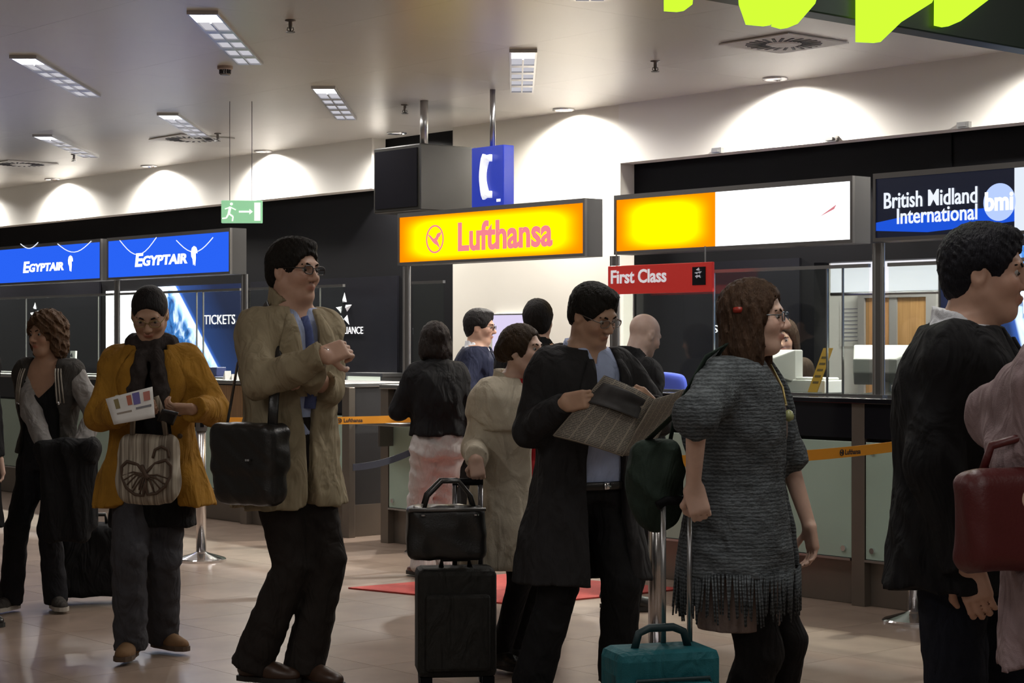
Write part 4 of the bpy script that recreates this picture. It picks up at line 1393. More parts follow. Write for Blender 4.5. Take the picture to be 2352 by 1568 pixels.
class Person:
    def __init__(self, label, x, pxm, H, phi, sex='m', lean=(0, 0), chest_yaw=0.0, head=(0, 0, 0), head_off=(0, 0), feet=None,
                 hands=None, poles=(None, None), skin=(0.52, 0.32, 0.22), fat=1.0, pel=(0, 0, 0), fine=1.0, hand_dirs=(None, None),
                 curl=(0.5, 0.5), palm=(None, None), knee=None):
        self.H, self.pxm, self.sex = H, pxm, sex
        self.dep = F / pxm
        self.loc = V((x - CX) / pxm, self.dep, 0)
        self.k = k = H / 1.72
        self.root = empty('person', Vector(self.loc), 0, label, 'person')
        self.root.location = Vector(self.loc)
        p = math.radians(phi)
        self.f, self.l = V(math.sin(p), -math.cos(p), 0), V(math.cos(p), math.sin(p), 0)
        self.phi = p
        cp = math.radians(phi + chest_yaw); self.cphi = cp
        self.cf, self.cl = V(math.sin(cp), -math.cos(cp), 0), V(math.cos(cp), math.sin(cp), 0)
        self.fat = fat; self.fine = fine
        self.lean = self.f * lean[0] + self.l * lean[1]      # shift per metre of height
        self.hipz = 0.50 * H + pel[2]
        self.base = self.loc + self.f * pel[0] + self.l * pel[1]
        self.dz = pel[2]
        self.skin_col = np.array(skin)
        # joints
        self.sh = [self.spine(0.808 * H) + sg * self.cl * (0.165 if sex == 'm' else 0.148) * k * (0.5 + 0.5 * fat) for sg in (1, -1)]   # left, right
        self.hip = [self.spine(0.50 * H) + sg * self.l * 0.085 * k for sg in (1, -1)]
        nb = self.spine(0.852 * H)
        hy, hp, hr = (math.radians(a) for a in head)
        q = cp + hy
        hf, hl, hu = V(math.sin(q), -math.cos(q), 0), V(math.cos(q), math.sin(q), 0), V(0, 0, 1.0)
        hf2 = hf * math.cos(hp) - hu * math.sin(hp); hu2 = hu * math.cos(hp) + hf * math.sin(hp)
        hl2 = hl * math.cos(hr) + hu2 * math.sin(hr); hu3 = hu2 * math.cos(hr) - hl * math.sin(hr)
        self.hR = np.stack([hl2, hf2, hu3], 1)
        self.neck = nb
        self.hc = self.spine(0.925 * H) + self.cf * (0.02 + head_off[0]) + self.cl * head_off[1] + hf * 0.05 * math.sin(hp)
        # arms
        L1, L2 = 0.172 * H, 0.150 * H
        self.elb, self.wri = [], []
        for i, sg in enumerate((1, -1)):
            T = None if hands is None else hands[i]
            if T is None:
                T = self.sh[i] + V(0, 0, -0.31 * H) + self.cf * 0.04 + sg * self.cl * 0.05
            pl = poles[i] if poles[i] is not None else (-self.cf + sg * self.cl * 0.6 + V(0, 0, -0.3))
            e, w = ik(self.sh[i], T, L1, L2, pl)
            self.elb.append(e); self.wri.append(w)
        # legs
        self.kne, self.ank = [], []
        self.foot_dir = []
        for i, sg in enumerate((1, -1)):
            T = self.loc + sg * self.l * 0.10 * k + V(0, 0, 0.075) if feet is None or feet[i] is None else np.asarray(feet[i][0], float)
            e, w = ik(self.hip[i], T, 0.235 * H, 0.235 * H, self.f + (V(0, 0, 0) if knee is None else knee[i]))
            self.kne.append(e); self.ank.append(w)
            fd = self.f + sg * self.l * 0.2 if feet is None or feet[i] is None or len(feet[i]) < 2 else np.asarray(feet[i][1], float)
            self.foot_dir.append(nrm(fd * V(1, 1, 0)))
        self.hand_dirs, self.curl, self.palm = hand_dirs, curl, palm
    def spine(self, z):
        return self.base + V(0, 0, z + self.dz) + self.lean * max(z - 0.50 * self.H, 0)
    def T(self, x, y, off=0.0):
        d = self.dep - off
        return V((x - CX) / F * d, d, HC + (CY - y) / F * d)
    def yaw_at(self, z):
        t = np.clip((z - (0.52 * self.H + self.dz)) / (0.2 * self.H), 0, 1)
        return self.phi + (self.cphi - self.phi) * t
    def loft(self, grow, zlo=None, lo_ab=None, zhi=None, n=2.4, gz=None, shift=0.0):
        """elliptical sections stacked along the spine. zlo, zhi in metres"""
        H, k = self.H, self.k
        tb = TABLE[self.sex]
        z = np.array([r[0] * H + self.dz for r in tb]); a = np.array([r[1] for r in tb]) * k * self.fat; b = np.array([r[2] for r in tb]) * k * self.fat
        g = np.array([grow if r[0] < 0.80 else grow * 0.75 for r in tb])
        a, b = a + g, b + g
        if zlo is not None:
            if lo_ab is not None and zlo < z[1]:
                keep = z > max(0.53 * H + self.dz, zlo + 0.05)
                z, a, b = np.concatenate([[zlo - 0.02], z[keep]]), np.concatenate([[lo_ab[0]], a[keep]]), np.concatenate([[lo_ab[1]], b[keep]])
        else:
            zlo = z[0]
        zhi = z[-1] if zhi is None else zhi
        zz = np.linspace(zlo - 0.05, zhi + 0.05, 90)
        aa, bb = np.interp(zz, z, a), np.interp(zz, z, b)
        kern = np.array([1, 2, 3, 2, 1]) / 9.0
        for _ in range(2):
            aa = np.convolve(np.pad(aa, 2, 'edge'), kern, 'valid'); bb = np.convolve(np.pad(bb, 2, 'edge'), kern, 'valid')
        cx = np.array([self.spine(q - self.dz)[0] for q in zz]) + shift * self.f[0]; cy = np.array([self.spine(q - self.dz)[1] for q in zz]) + shift * self.f[1]
        yw = np.array([self.yaw_at(q) for q in zz])
        self._tab = (zz, aa, bb, cx, cy, yw, n)
        R = max(aa.max(), bb.max())
        lo = V(cx.min() - R, cy.min() - R, zlo); hi = V(cx.max() + R, cy.max() + R, zhi)
        def fn(X, Y, Z):
            zf = np.broadcast_to(Z, (1, 1, Z.shape[2])).ravel()
            A, B = np.interp(zf, zz, aa)[None, None], np.interp(zf, zz, bb)[None, None]
            CX_, CY_, YW = (np.interp(zf, zz, q)[None, None] for q in (cx, cy, yw))
            dx, dy = X - CX_, Y - CY_
            c, s = np.cos(YW), np.sin(YW)
            u = dx * c + dy * s; v = dx * s - dy * c
            e = (np.abs(u / A) ** n + np.abs(v / B) ** n) ** (1 / n)
            d = (e - 1) * np.minimum(A, B)
            return np.maximum(np.maximum(d, Z - zhi), zlo - Z)
        return lo, hi, fn
    def surf(self, u, z, front=True, out=0.004):
        """point on the last loft's front surface at lateral offset u, height z"""
        zz, aa, bb, cx, cy, yw, n = self._tab
        A, B, X, Y, W_ = (np.interp(z, zz, q) for q in (aa, bb, cx, cy, yw))
        v = B * max(1 - min(abs(u / A), 0.999) ** n, 0) ** (1 / n) + out
        if not front: v = -v
        return V(X + u * math.cos(W_) + v * math.sin(W_), Y + u * math.sin(W_) - v * math.cos(W_), z)
    def wedge(self, zs, ws, u0=0.0, v0=0.0):
        """front opening: |u - u0| < w(z), in front of the spine"""
        zs, ws = np.array(zs, float), np.array(ws, float)
        zz, aa, bb, cx, cy, yw, n = self._tab
        R = 0.5
        lo = V(cx.min() - R, cy.min() - R, zs.min()); hi = V(cx.max() + R, cy.max() + R, zs.max())
        def fn(X, Y, Z):
            zf = np.broadcast_to(Z, (1, 1, Z.shape[2])).ravel()
            w = np.interp(zf, zs, ws)[None, None]
            CX_, CY_, YW = (np.interp(zf, zz, q)[None, None] for q in (cx, cy, yw))
            dx, dy = X - CX_, Y - CY_
            c, s = np.cos(YW), np.sin(YW)
            u = dx * c + dy * s; v = dx * s - dy * c
            return np.maximum(np.maximum(np.maximum(np.abs(u - u0) - w, v0 - v), Z - zs.max()), zs.min() - Z)
        return lo, hi, fn
    # ------------------------------------------------------------ body
    def hd(self, x, y, z):
        return self.hc + self.hR @ (V(x, y, z) * self.k * 1.05)
    def body(self, bare_arms=False):
        k, R = self.k, self.hR
        h = 0.006 * self.fine
        # head and neck
        top = self.hc + V(0, 0, 0.14 * k)
        Fd = Field(np.minimum(self.hc - 0.15 * k, self.neck - V(.21, .21, .25)), np.maximum(self.hc + 0.15 * k, self.neck + V(.21, .21, 0)), h)
        fem = self.sex == 'f'
        E = lambda x, y, z, a, b, c: ell(self.hd(x, y, z), V(a, b, c) * k * 1.05, R)
        C = lambda p, q, a, b: cap(self.hd(*p), self.hd(*q), a * k * 1.05, b * k * 1.05)
        Fd.add(E(0, -.012, .036, .074, .094, .084))
        Fd.add(E(0, .022, -.028, .058 if fem else .061, .066, .082), 0.03 * k)
        Fd.add(E(0, .058, -.090, .024 if fem else .030, .024, .020), 0.035 * k)
        for sg in (1, -1):
            Fd.add(C((sg * .052, .0, -.048), (sg * .024, .052, -.088), .018, .016), 0.035 * k)
            Fd.add(E(sg * .040, .060, -.020, .022, .024, .022), 0.03 * k)
        Fd.add(C((-.034, .079, .030), (.034, .079, .030), .010, .010), 0.02 * k)
        for sg in (1, -1):
            Fd.cut(E(sg * .032, .099, .010, .019, .016, .011), 0.014 * k)
        Fd.add(C((0, .084, .020), (0, .108, -.020), .0075, .0125), 0.012 * k)
        for sg in (1, -1):
            Fd.add(E(sg * .0125, .098, -.026, .008, .011, .008), 0.008 * k)
        Fd.add(E(0, .088, -.051, .021, .011, .0055), 0.008 * k)
        Fd.add(E(0, .085, -.061, .018, .011, .0065), 0.008 * k)
        for sg in (1, -1):
            Fd.add(E(sg * .075, -.008, -.002, .009, .020, .031), 0.01 * k)
            Fd.cut(E(sg * .083, -.004, .002, .006, .011, .018), 0.006 * k)
        nr = 0.050 if fem else 0.060
        Fd.add(cap(self.hd(0, -.022, -.05), self.neck - V(0, 0, .05), nr * k, (nr + .008) * k), 0.03 * k)
        Fd.add(self.loft(0.0, zlo=0.70 * self.H + self.dz, zhi=0.86 * self.H + self.dz), 0.04 * k)
        parts = [Fd.mesh()]
        v0 = parts[0][0]
        # tone: lips, cheeks, nostril shade painted dark
        q = (v0 - self.hc) @ R / (k * 1.05)
        col = np.ones((len(v0), 4)); col[:, :3] = self.skin_col
        lips = np.exp(-((q[:, 0] / .022) ** 4 + ((q[:, 2] + .056) / .0095) ** 4)) * (q[:, 1] > .07)
        col[:, :3] = col[:, :3] * (1 - lips[:, None]) + lips[:, None] * self.skin_col * (V(0.85, 0.5, 0.5) if fem else V(.85, .62, .6))
        ck = np.exp(-(((np.abs(q[:, 0]) - .04) / .025) ** 2 + ((q[:, 2] + .02) / .025) ** 2)) * (q[:, 1] > .03) * 0.25
        col[:, :3] *= (1 - ck[:, None] * V(0, .35, .35))
        nostril_shade = np.exp(-(((np.abs(q[:, 0]) - .008) / .005) ** 2 + ((q[:, 2] + .035) / .004) ** 2)) * (q[:, 1] > .085) * 0.6
        col[:, :3] *= (1 - nostril_shade[:, None])
        cols = [col]
        # trunk and legs, kept inside the clothes
        hb = 0.016
        los = np.min(self.ank + self.hip + self.sh, axis=0) - 0.25; his = np.max(self.ank + self.hip + self.sh, axis=0) + 0.25
        los[2] = 0.02; his[2] = 0.84 * self.H + self.dz
        Fd = Field(los, his, hb)
        Fd.add(self.loft(-0.014, zlo=0.51 * self.H + self.dz))
        for i in (0, 1):
            Fd.add(cap(self.hip[i], self.kne[i], .072 * k, .050 * k), 0.04)
            Fd.add(cap(self.kne[i], self.ank[i], .048 * k, .034 * k), 0.03)
            Fd.add(cap(self.sh[i], self.elb[i], .046 * k, .038 * k), 0.03)
        parts.append(Fd.mesh())
        # forearms and hands
        for i, sg in enumerate((1, -1)):
            e, w = self.elb[i], self.wri[i]
            fd = nrm(w - e) if self.hand_dirs[i] is None else nrm(self.hand_dirs[i])
            pn = self.palm[i] if self.palm[i] is not None else -sg * self.cl
            pn = nrm(pn - fd * (pn @ fd))
            sd = np.cross(fd, pn) * sg            # thumb side
            ft = k * (0.92 if fem else 1.0)
            hh = 0.0050 * self.fine
            pts = [w - 0.02, w + fd * 0.22 * ft]
            lo = np.min([e, w, w + fd * .2 * ft], axis=0) - 0.09; hi = np.max([e, w, w + fd * .2 * ft], axis=0) + 0.09
            Fd = Field(lo, hi, hh if not bare_arms else 0.0062 * self.fine)
            Fd.add(cap(e, w, .040 * ft, .026 * ft))
            Rm = np.stack([sd, fd, pn], 1)
            Fd.add(rbox(w + fd * .048 * ft, V(.040, .050, .0145) * ft, .013 * ft, Rm), 0.02)
            cu = self.curl[i]
            for j, (o, L, r) in enumerate(((.030, .074, .0092), (.0105, .084, .0096), (-.0095, .078, .0092), (-.028, .060, .0080))):
                p = w + (fd * .092 + sd * o) * ft
                a_ = cu * 0.8
                for s_, fr in enumerate((.44, .31, .25)):
                    dr = fd * math.cos(a_) + pn * math.sin(a_) + sd * o * 2.0 * max(0, 1 - cu)
                    qn = p + nrm(dr) * L * fr * ft
                    Fd.add(cap(p, qn, (r - .0006 * s_) * ft, (r - .0006 * (s_ + 1)) * ft), 0.004)
                    p = qn; a_ += cu * 1.05
            p = w + (fd * .030 + sd * .030 + pn * .006) * ft
            for s_, (L, r) in enumerate(((.042, .0125), (.034, .0108), (.027, .0098))):
                dr = nrm(fd * (.65 + .25 * s_) + sd * (.75 - .45 * s_ * (0.5 + cu)) + pn * (.25 + .35 * cu * (s_ + 1)))
                qn = p + dr * L * ft
                Fd.add(cap(p, qn, r * ft, (r - .001) * ft), 0.008)
                p = qn
            m_ = Fd.mesh(); parts.append(m_)
        for m_ in parts[1:]:
            c = np.ones((len(m_[0]), 4)); c[:, :3] = self.skin_col; cols.append(c)
        put_mesh('body', parts, skin_mat('skin', (0.5, 0.3, 0.2)), self.root, np.concatenate(cols))
        return self
    def face(self, hair_col, glasses=False, gl_mat=None, brow=True):
        k = self.k
        M_EW = mat('eye_white', (0.36, 0.34, 0.32), 0.4); M_EI = mat('eye_iris', (0.03, 0.02, 0.015), 0.2)
        mh = cloth('brow_%d_%d_%d' % tuple(int(c * 255) for c in hair_col), hair_col)
        for sg in (1, -1):
            c = self.hd(sg * .032, .0745, .009) - np.array(self.root.location)
            e = MB().lathe([(0.0001, -.0115 * k), (.0075 * k, -.0090 * k), (.0115 * k, 0), (.0075 * k, .0090 * k), (.0001, .0115 * k)], 14).build('eye', M_EW, self.root, loc=c, smooth=True)
            ci = self.hR @ (V(-0.0, .0088, -.001) * k)
            MB().lathe([(0.0001, -.0062 * k), (.005 * k, -.0036 * k), (.0062 * k, 0), (.005 * k, .0036 * k), (.0001, .0062 * k)], 12).build('iris', M_EI, e, loc=ci, smooth=True)
            pts = [self.hd(sg * x_, y_, z_) - np.array(self.root.location) for x_, y_, z_ in ((.016, .091, .027), (.030, .089, .032), (.048, .076, .028))]
            if brow: MB().tube(pts, [.0035 * k, .0042 * k, .002 * k], 6).build('eyebrow', mh, self.root, smooth=True)
        if glasses:
            g = gl_mat or mat('spectacle_black', (0.015, 0.013, 0.012), 0.3)
            gr = empty('glasses', (0, 0, 0), 0, parent=self.root)
            o = np.array(self.root.location)
            for sg in (1, -1):
                pts = []
                for j in range(17):
                    t = 2 * math.pi * j / 16
                    ct, st = math.cos(t), math.sin(t)
                    pts.append(self.hd(sg * .033 + .025 * np.sign(ct) * abs(ct) ** .7, .101 - .10 * abs(.033 + .02 * ct * sg * sg) * 0.12, .009 + .0155 * np.sign(st) * abs(st) ** .7) - o)
                MB().tube(pts, .0021 * k, 6, caps=False).build('rim', g, gr, smooth=True)
                MB().tube([self.hd(sg * .058, .098, .014) - o, self.hd(sg * .072, .06, .014) - o, self.hd(sg * .079, -.01, .012) - o], .0022 * k, 6).build('temple', g, gr, smooth=True)
                n_ = 16
                lens = MB()
                vs = [self.hd(sg * .033 + .024 * math.cos(2 * math.pi * j / n_), .101, .009 + .0145 * math.sin(2 * math.pi * j / n_)) - o for j in range(n_)]
                lens.add(vs, [tuple(range(n_))])
                lens.build('lens', clear_glass('spectacle_lens', (0.8, 0.8, 0.8), 0.06), gr)
            MB().tube([self.hd(-.009, .101, .014) - o, self.hd(0, .106, .016) - o, self.hd(.009, .101, .014) - o], .002 * k, 6).build('bridge', g, gr, smooth=True)
        return self
    def hair(self, style, col, seed=1.0):
        k, R = self.k, self.hR
        h = 0.0065 * self.fine
        reach = {'short': .16, 'crop': .16, 'bun': .20, 'bob': .24, 'long': .36, 'curly': .24}[style]
        Fd = Field(self.hc - V(.18, .18, reach) * k, self.hc + V(.18, .18, .16) * k, h)
        E = lambda x, y, z, a, b, c: ell(self.hd(x, y, z), V(a, b, c) * k * 1.05, R)
        g = {'short': .013, 'crop': .005, 'bun': .014, 'bob': .020, 'long': .016, 'curly': .026}[style]
        Fd.add(E(0, -.014, .038, .074 + g, .094 + g, .084 + g))
        if style == 'short':
            Fd.add(E(0.008, .040, .104, .048, .042, .020), 0.03 * k)
            Fd.add(E(0, -.055, -.02, .066, .05, .06), 0.03 * k)
        if style == 'crop':
            Fd.add(E(0, -.055, -.02, .062, .045, .055), 0.03 * k)
        if style == 'bun':
            Fd.add(E(0, -.105, .0, .045, .042, .05), 0.03 * k)
            for sg in (1, -1): Fd.add(E(sg * .066, -.01, .01, .022, .055, .045), 0.03 * k)
        if style in ('bob', 'curly'):
            Fd.add(E(0, -.055, -.06, .085, .062, .085), 0.04 * k)
            for sg in (1, -1): Fd.add(E(sg * .082, -.015, -.045, .030, .055, .080), 0.03 * k)
        if style == 'long':
            Fd.add(E(0, -.06, -.10, .088, .055, .155), 0.05 * k)
            for sg in (1, -1): Fd.add(E(sg * .078, .0, -.085, .026, .048, .13), 0.04 * k)
        # free the face and ears
        ft_ = {'short': (-.046, .120), 'crop': (-.044, .122), 'bun': (-.036, .124), 'long': (-.038, .122), 'bob': (-.046, .120), 'curly': (-.046, .120)}[style]
        Fd.cut(E(0, .110, ft_[0], .094 if style in ('short', 'crop', 'bun', 'long') else .074, .082, ft_[1]), 0.012 * k)
        if style in ('short', 'crop'):
            for sg in (1, -1): Fd.cut(E(sg * .090, .018, -.035, .030, .050, .055), 0.01 * k)
            Fd.cut(E(0, -.02, -.16, .12, .14, .09), 0.015 * k)
        if style == 'bun':
            for sg in (1, -1): Fd.cut(E(sg * .095, .012, -.045, .032, .040, .050), 0.01 * k)
            Fd.cut(E(0, -.02, -.17, .12, .12, .09), 0.015 * k)
        amp = {'short': .0035, 'crop': .0012, 'bun': .0025, 'bob': .006, 'long': .005, 'curly': .012}[style]
        fr = 150 if style != 'curly' else 95
        if style == 'short': fr = 170
        Fd.ripple(amp, fr, fr * (0.2 if style in ('long', 'bob') else 0.6), seed)
        m = cloth('hair_%d_%d_%d' % tuple(int(c * 255) for c in col), col, 0.62, 0.3, 60, 0.7, 200, (1, 1, 0.2), 0.25)
        self.hair_o = put_mesh('hair', [Fd.mesh()], m, self.root)
        return self
    # ------------------------------------------------------------ clothes
    def garment(self, name, m, grow, zlo, lo_ab=None, zhi=None, sleeve=(.062, .055, .045), sleeve_len=1.0, opening=None, rip=0.004, seed=0.0,
                collar=None, h=None, split_sleeve=None, kx=22.0, kz=9.0, arms=(0, 1), lapel=None, shift=0.0, v0=0.0, n=2.4, blend=0.04):
        """torso garment; opening=(zs, ws[, u0])"""
        k = self.k
        zhi = (0.846 * self.H + self.dz) if zhi is None else zhi
        h = (h or 0.0090) * (1.0 if self.fine <= 1 else 1.4)
        lp = self.loft(grow, zlo, lo_ab, zhi, n=n, shift=shift)
        pts = [lp[0], lp[1]]
        for i in arms: pts += [self.sh[i], self.elb[i], self.wri[i]]
        pts = np.array(pts)
        Fd = Field(pts.min(0) - .10, pts.max(0) + .10, h)
        Fd.add(lp)
        def arm(Fx, i, bl):
            a, b, c = (q * k for q in sleeve)
            e = self.elb[i]
            Fx.add(cap(self.sh[i], self.elb[i], a, b, flat_end=sleeve_len <= 0.5 and sleeve_len > 0), bl)
            if sleeve_len > 0.5:
                w = self.elb[i] + (self.wri[i] - self.elb[i]) * ((sleeve_len - 0.5) * 2)
                Fx.add(cap(self.elb[i], w, b, c, flat_end=True), 0.02)
        if split_sleeve is None and sleeve_len > 0:
            for i in arms: arm(Fd, i, blend)
        elif split_sleeve is not None:
            for i in arms: Fd.add(ell(self.sh[i], V(.07, .07, .075) * k), 0.05)
        if rip: Fd.ripple(rip * 1.35, kx, kz, seed).ripple(rip * 0.4, kx * 2.7, kz * 2.2, seed + 5)
        if opening is not None:
            self.loft(grow, zlo, lo_ab, zhi, n=n, shift=shift)
            opening = (list(opening[0]), list(opening[1])) + tuple(opening[2:])
            opening[0][-1] = max(opening[0][-1], zhi + 0.03)
            Fd.cut(self.wedge(opening[0], opening[1], opening[2] if len(opening) > 2 else 0.0, v0), 0.008)
        if collar:
            hgt, thick = collar
            nb = self.spine(0.842 * self.H)
            c0 = nb + V(0, 0, -0.01)
            Rk = np.stack([self.cl, self.cf, V(0, 0, 1)], 1)
            rr = V(.085, .080, 1) * k
            def fn(X, Y, Z, c0=c0, hgt=hgt, thick=thick):
                px, py, pz = X - c0[0], Y - c0[1], Z - c0[2]
                u = px * self.cl[0] + py * self.cl[1]; v = px * self.cf[0] + py * self.cf[1]
                flare = 1.0 - 0.10 * np.clip(pz / hgt, 0, 1)
                e = np.sqrt((u / (rr[0] * flare)) ** 2 + ((v) / (rr[1] * flare)) ** 2)
                d = np.abs(e - 1) * rr[1] - thick
                return np.maximum(np.maximum(d, np.abs(pz - hgt / 2) - hgt / 2 - np.clip(-v, 0, .1) * 0.25 + np.clip(v, 0, .1) * 0.75), v - 0.072 * k)
            Fd.add((c0 - V(.14, .14, .03), c0 + V(.14, .14, hgt + .05), fn), 0.012)
        o = put_mesh(name, [Fd.mesh()], m, self.root)
        if split_sleeve is not None:
            for i in arms:
                p_ = np.array([self.sh[i], self.elb[i], self.wri[i]])
                Fx = Field(p_.min(0) - .11, p_.max(0) + .11, h)
                arm(Fx, i, 0.0)
                if rip: Fx.ripple(rip, kx * 1.6, kz * 3, seed + 2)
                put_mesh('sleeve', [Fx.mesh()], split_sleeve, self.root)
        if lapel is not None:
            # folded strips lying along both edges of the opening
            zs, ws, wid, lm = lapel
            self.loft(grow, zlo, lo_ab, zhi, n=n, shift=shift)
            u0 = opening[2] if opening is not None and len(opening) > 2 else 0.0
            for sg in (1, -1):
                mb = MB()
                nseg = 14
                def fnl(u, v, sg=sg):
                    z = zs[0] + (zs[-1] - zs[0]) * v
                    w = np.interp(z, zs, ws)
                    wd = wid * (0.12 + 0.88 * math.sin(math.pi * (0.08 + 0.86 * v)))
                    p = self.surf(u0 + sg * (w - 0.012 + u * wd), z, out=0.004 + 0.007 * math.sin(math.pi * u))
                    return p - np.array(self.root.location)
                mb.grid(fnl, 4, nseg)
                mb.build('lapel', lm, self.root, solid=0.008, smooth=True)
        return o
    def trousers(self, m, r=(.088, .068, .058), hem=0.0, grow=0.012, rip=0.004, seed=0.0, waist=0.60, name='trousers', kz=26):
        k = self.k
        pts = np.array(self.hip + self.kne + self.ank)
        lo, hi = pts.min(0) - .16, pts.max(0) + .16
        hi[2] = waist * self.H + self.dz + 0.02; lo[2] = max(0.01, pts[:, 2].min() - 0.08)
        Fd = Field(lo, hi, 0.0115 if self.fine <= 1 else 0.016)
        Fd.add(self.loft(grow, zlo=0.475 * self.H + self.dz, zhi=waist * self.H + self.dz, n=2.2))
        for i in (0, 1):
            a_ = self.ank[i] + nrm(self.ank[i] - self.kne[i]) * (0.035 - hem)
            Fd.add(cap(self.hip[i], self.kne[i], r[0] * k, r[1] * k), 0.05)
            Fd.add(cap(self.kne[i], a_, r[1] * k, r[2] * k, flat_end=True), 0.02)
        if rip: Fd.ripple(rip, 20, kz, seed)
        return put_mesh(name, [Fd.mesh()], m, self.root)
    def shoes(self, m, style='shoe', sole=None):
        k = self.k * (0.93 if self.sex == 'f' else 1.0)
        for i in (0, 1):
            a, d = self.ank[i], self.foot_dir[i]
            z0 = max(a[2] - 0.075 * k, 0.0)
            s = V(-d[1], d[0], 0)
            R = np.stack([s, d, V(0, 0, 1)], 1)
            g = V(a[0], a[1], z0)
            Fd = Field(g + V(-.26, -.26, 0), g + V(.26, .26, .20 if style == 'boot' else .15), 0.0085 if self.fine <= 1 else 0.012)
            Fd.add(ell(g + d * -.015 * k + V(0, 0, .045 * k), V(.037, .052, .048) * k, R))
            Fd.add(ell(g + d * .120 * k + V(0, 0, .030 * k), V(.046, .078, .034) * k, R), 0.03)
            Fd.add(cap(g + d * .0 + V(0, 0, .06 * k), g + d * .09 * k + V(0, 0, .040 * k), .040 * k, .036 * k), 0.03)
            if style == 'boot': Fd.add(cap(g + V(0, 0, .05 * k), g + V(0, 0, .17 * k), .048 * k, .052 * k, flat_end=True), 0.03)
            zf = z0 + (0.012 if style != 'flat' else .004)
            Fd.clip(lambda X, Y, Z: zf - Z + 0 * X + 0 * Y)
            o = put_mesh('shoe', [Fd.mesh()], m, self.root)
            pol = []
            for t, w, in ((-.068, .0), (-.06, .025), (-.02, .036), (.05, .038), (.11, .046), (.16, .044), (.195, .022), (.20, 0)):
                pol.append((t, w))
            full = [(t, w) for t, w in pol] + [(t, -w) for t, w in pol[-2:0:-1]]
            loc = np.array(self.root.location)
            P_ = [(g + d * t * k + s * w * 1.04 * k) - loc for t, w in full]
            MB().prismz([(p[0], p[1]) for p in P_], z0, z0 + 0.022).build('sole', sole or mat('sole_dark', (0.02, 0.018, 0.016), 0.6), o)
        return self
    def strip(self, name, pts, m, r, flat=(1, 1), n=8):
        loc = np.array(self.root.location)
        return MB().tube([np.asarray(p) - loc for p in pts], r, n, flat=flat).build(name, m, self.root, smooth=True)

SK1, SK2, SK3 = (0.54, 0.33, 0.24), (0.46, 0.28, 0.19), (0.60, 0.40, 0.31)
BLK = cloth('cloth_black', (0.010, 0.010, 0.011), bump=0.15)
CHAR = cloth('cloth_charcoal', (0.022, 0.021, 0.022), bump=0.2)
NAVY = cloth('cloth_navy', (0.012, 0.015, 0.035))
BLUES = cloth('shirt_blue', (0.40, 0.47, 0.68), 0.8, 0.05)
WHITES = cloth('shirt_white', (0.66, 0.67, 0.70), 0.8, 0.04)
LEATH = mat('leather_black', (0.012, 0.011, 0.010), 0.35, bump=0.12, bscale=140)

def thing_field(name, label, cat, Fd, m, loc, kids=()):
    r = empty(name, Vector(loc), 0, label, cat)
    put_mesh(kids[0] if kids else name, [Fd.mesh()], m, r)
    return r

# ---------------------------------------------------------------- man with the newspaper
p = Person('person in open black overcoat and pale blue shirt reading a newspaper', 1336, 560, 1.68, 28, 'm', lean=(0.03, 0), head=(18, 24, 4), head_off=(0.02, 0.0),
           skin=SK2, fat=1.03)
T = p.T
p.feet_ = None
p = p
def redo_hands(p, hands, poles=(None, None), hand_dirs=(None, None), palm=(None, None), curl=(0.5, 0.5)):
    L1, L2 = 0.172 * p.H, 0.150 * p.H
    for i, sg in enumerate((1, -1)):
        if hands[i] is None: continue
        pl = poles[i] if poles[i] is not None else (-p.cf * 0.6 + sg * p.cl * 0.8 + V(0, 0, -0.6))
        p.elb[i], p.wri[i] = ik(p.sh[i], hands[i], L1, L2, pl)
    p.hand_dirs, p.palm, p.curl = hand_dirs, palm, curl
def redo_feet(p, feet, dirs=(None, None), knee=(None, None)):
    for i in (0, 1):
        if feet[i] is None: continue
        p.kne[i], p.ank[i] = ik(p.hip[i], feet[i], 0.235 * p.H, 0.235 * p.H, p.f if knee[i] is None else knee[i])
        if dirs[i] is not None: p.foot_dir[i] = nrm(dirs[i])
R_NEWS = T(1297, 925, .30); L_NEWS = T(1500, 938, .27)
redo_hands(p, (L_NEWS, R_NEWS), poles=(None, V(-.55, .3, -.9)), hand_dirs=(V(-.5, -.3, .5), V(.75, -.35, .15)), palm=(V(-.6, .7, 0), V(.3, .9, 0)), curl=(1.1, 1.1))
redo_feet(p, (p.loc + p.l * .16 + p.f * .02 + V(0, 0, .08), p.loc - p.l * .20 - p.f * .05 + V(0, 0, .08)))
p.body(); p.face((0.012, 0.009, 0.007), glasses=True, gl_mat=mat('spectacle_steel', (0.25, 0.22, 0.2), 0.3, 0.8)); p.hair('short', (0.010, 0.008, 0.006), 2.0)
p.garment('shirt', BLUES, 0.018, 0.515 * p.H, zhi=0.848 * p.H, sleeve_len=0.0, rip=0.003, seed=1, collar=(.045, .010), opening=([0.80 * p.H, 0.845 * p.H], [0.0, .035]))
p.trousers(BLK, (.098, .080, .085), rip=0.003, waist=.525)
H_ = p.H
p.garment('overcoat', CHAR, 0.042, 0.475, (.30, .21), sleeve=(.074, .064, .056), rip=0.007, seed=3,
          opening=([0.40, .60, 1.0, 1.15, 0.76 * H_, 0.85 * H_], [.11, .10, .085, .07, .075, .055], 0.03), collar=(.035, .010), kx=16, kz=4,
          lapel=([1.08, .72 * H_, .82 * H_], [.075, .075, .07], .075, CHAR))
p._tab is not None
p.strip('belt', [p.surf(u, .515 * H_, out=-.020) for u in np.linspace(-.12, .12, 9)], LEATH, .018, (0.3, 1))
p.strip('belt_buckle', [p.surf(.02, .515 * H_, out=-.014), p.surf(.05, .515 * H_, out=-.014)], M_CHROME, .016, (0.3, 1))
p.shoes(LEATH)
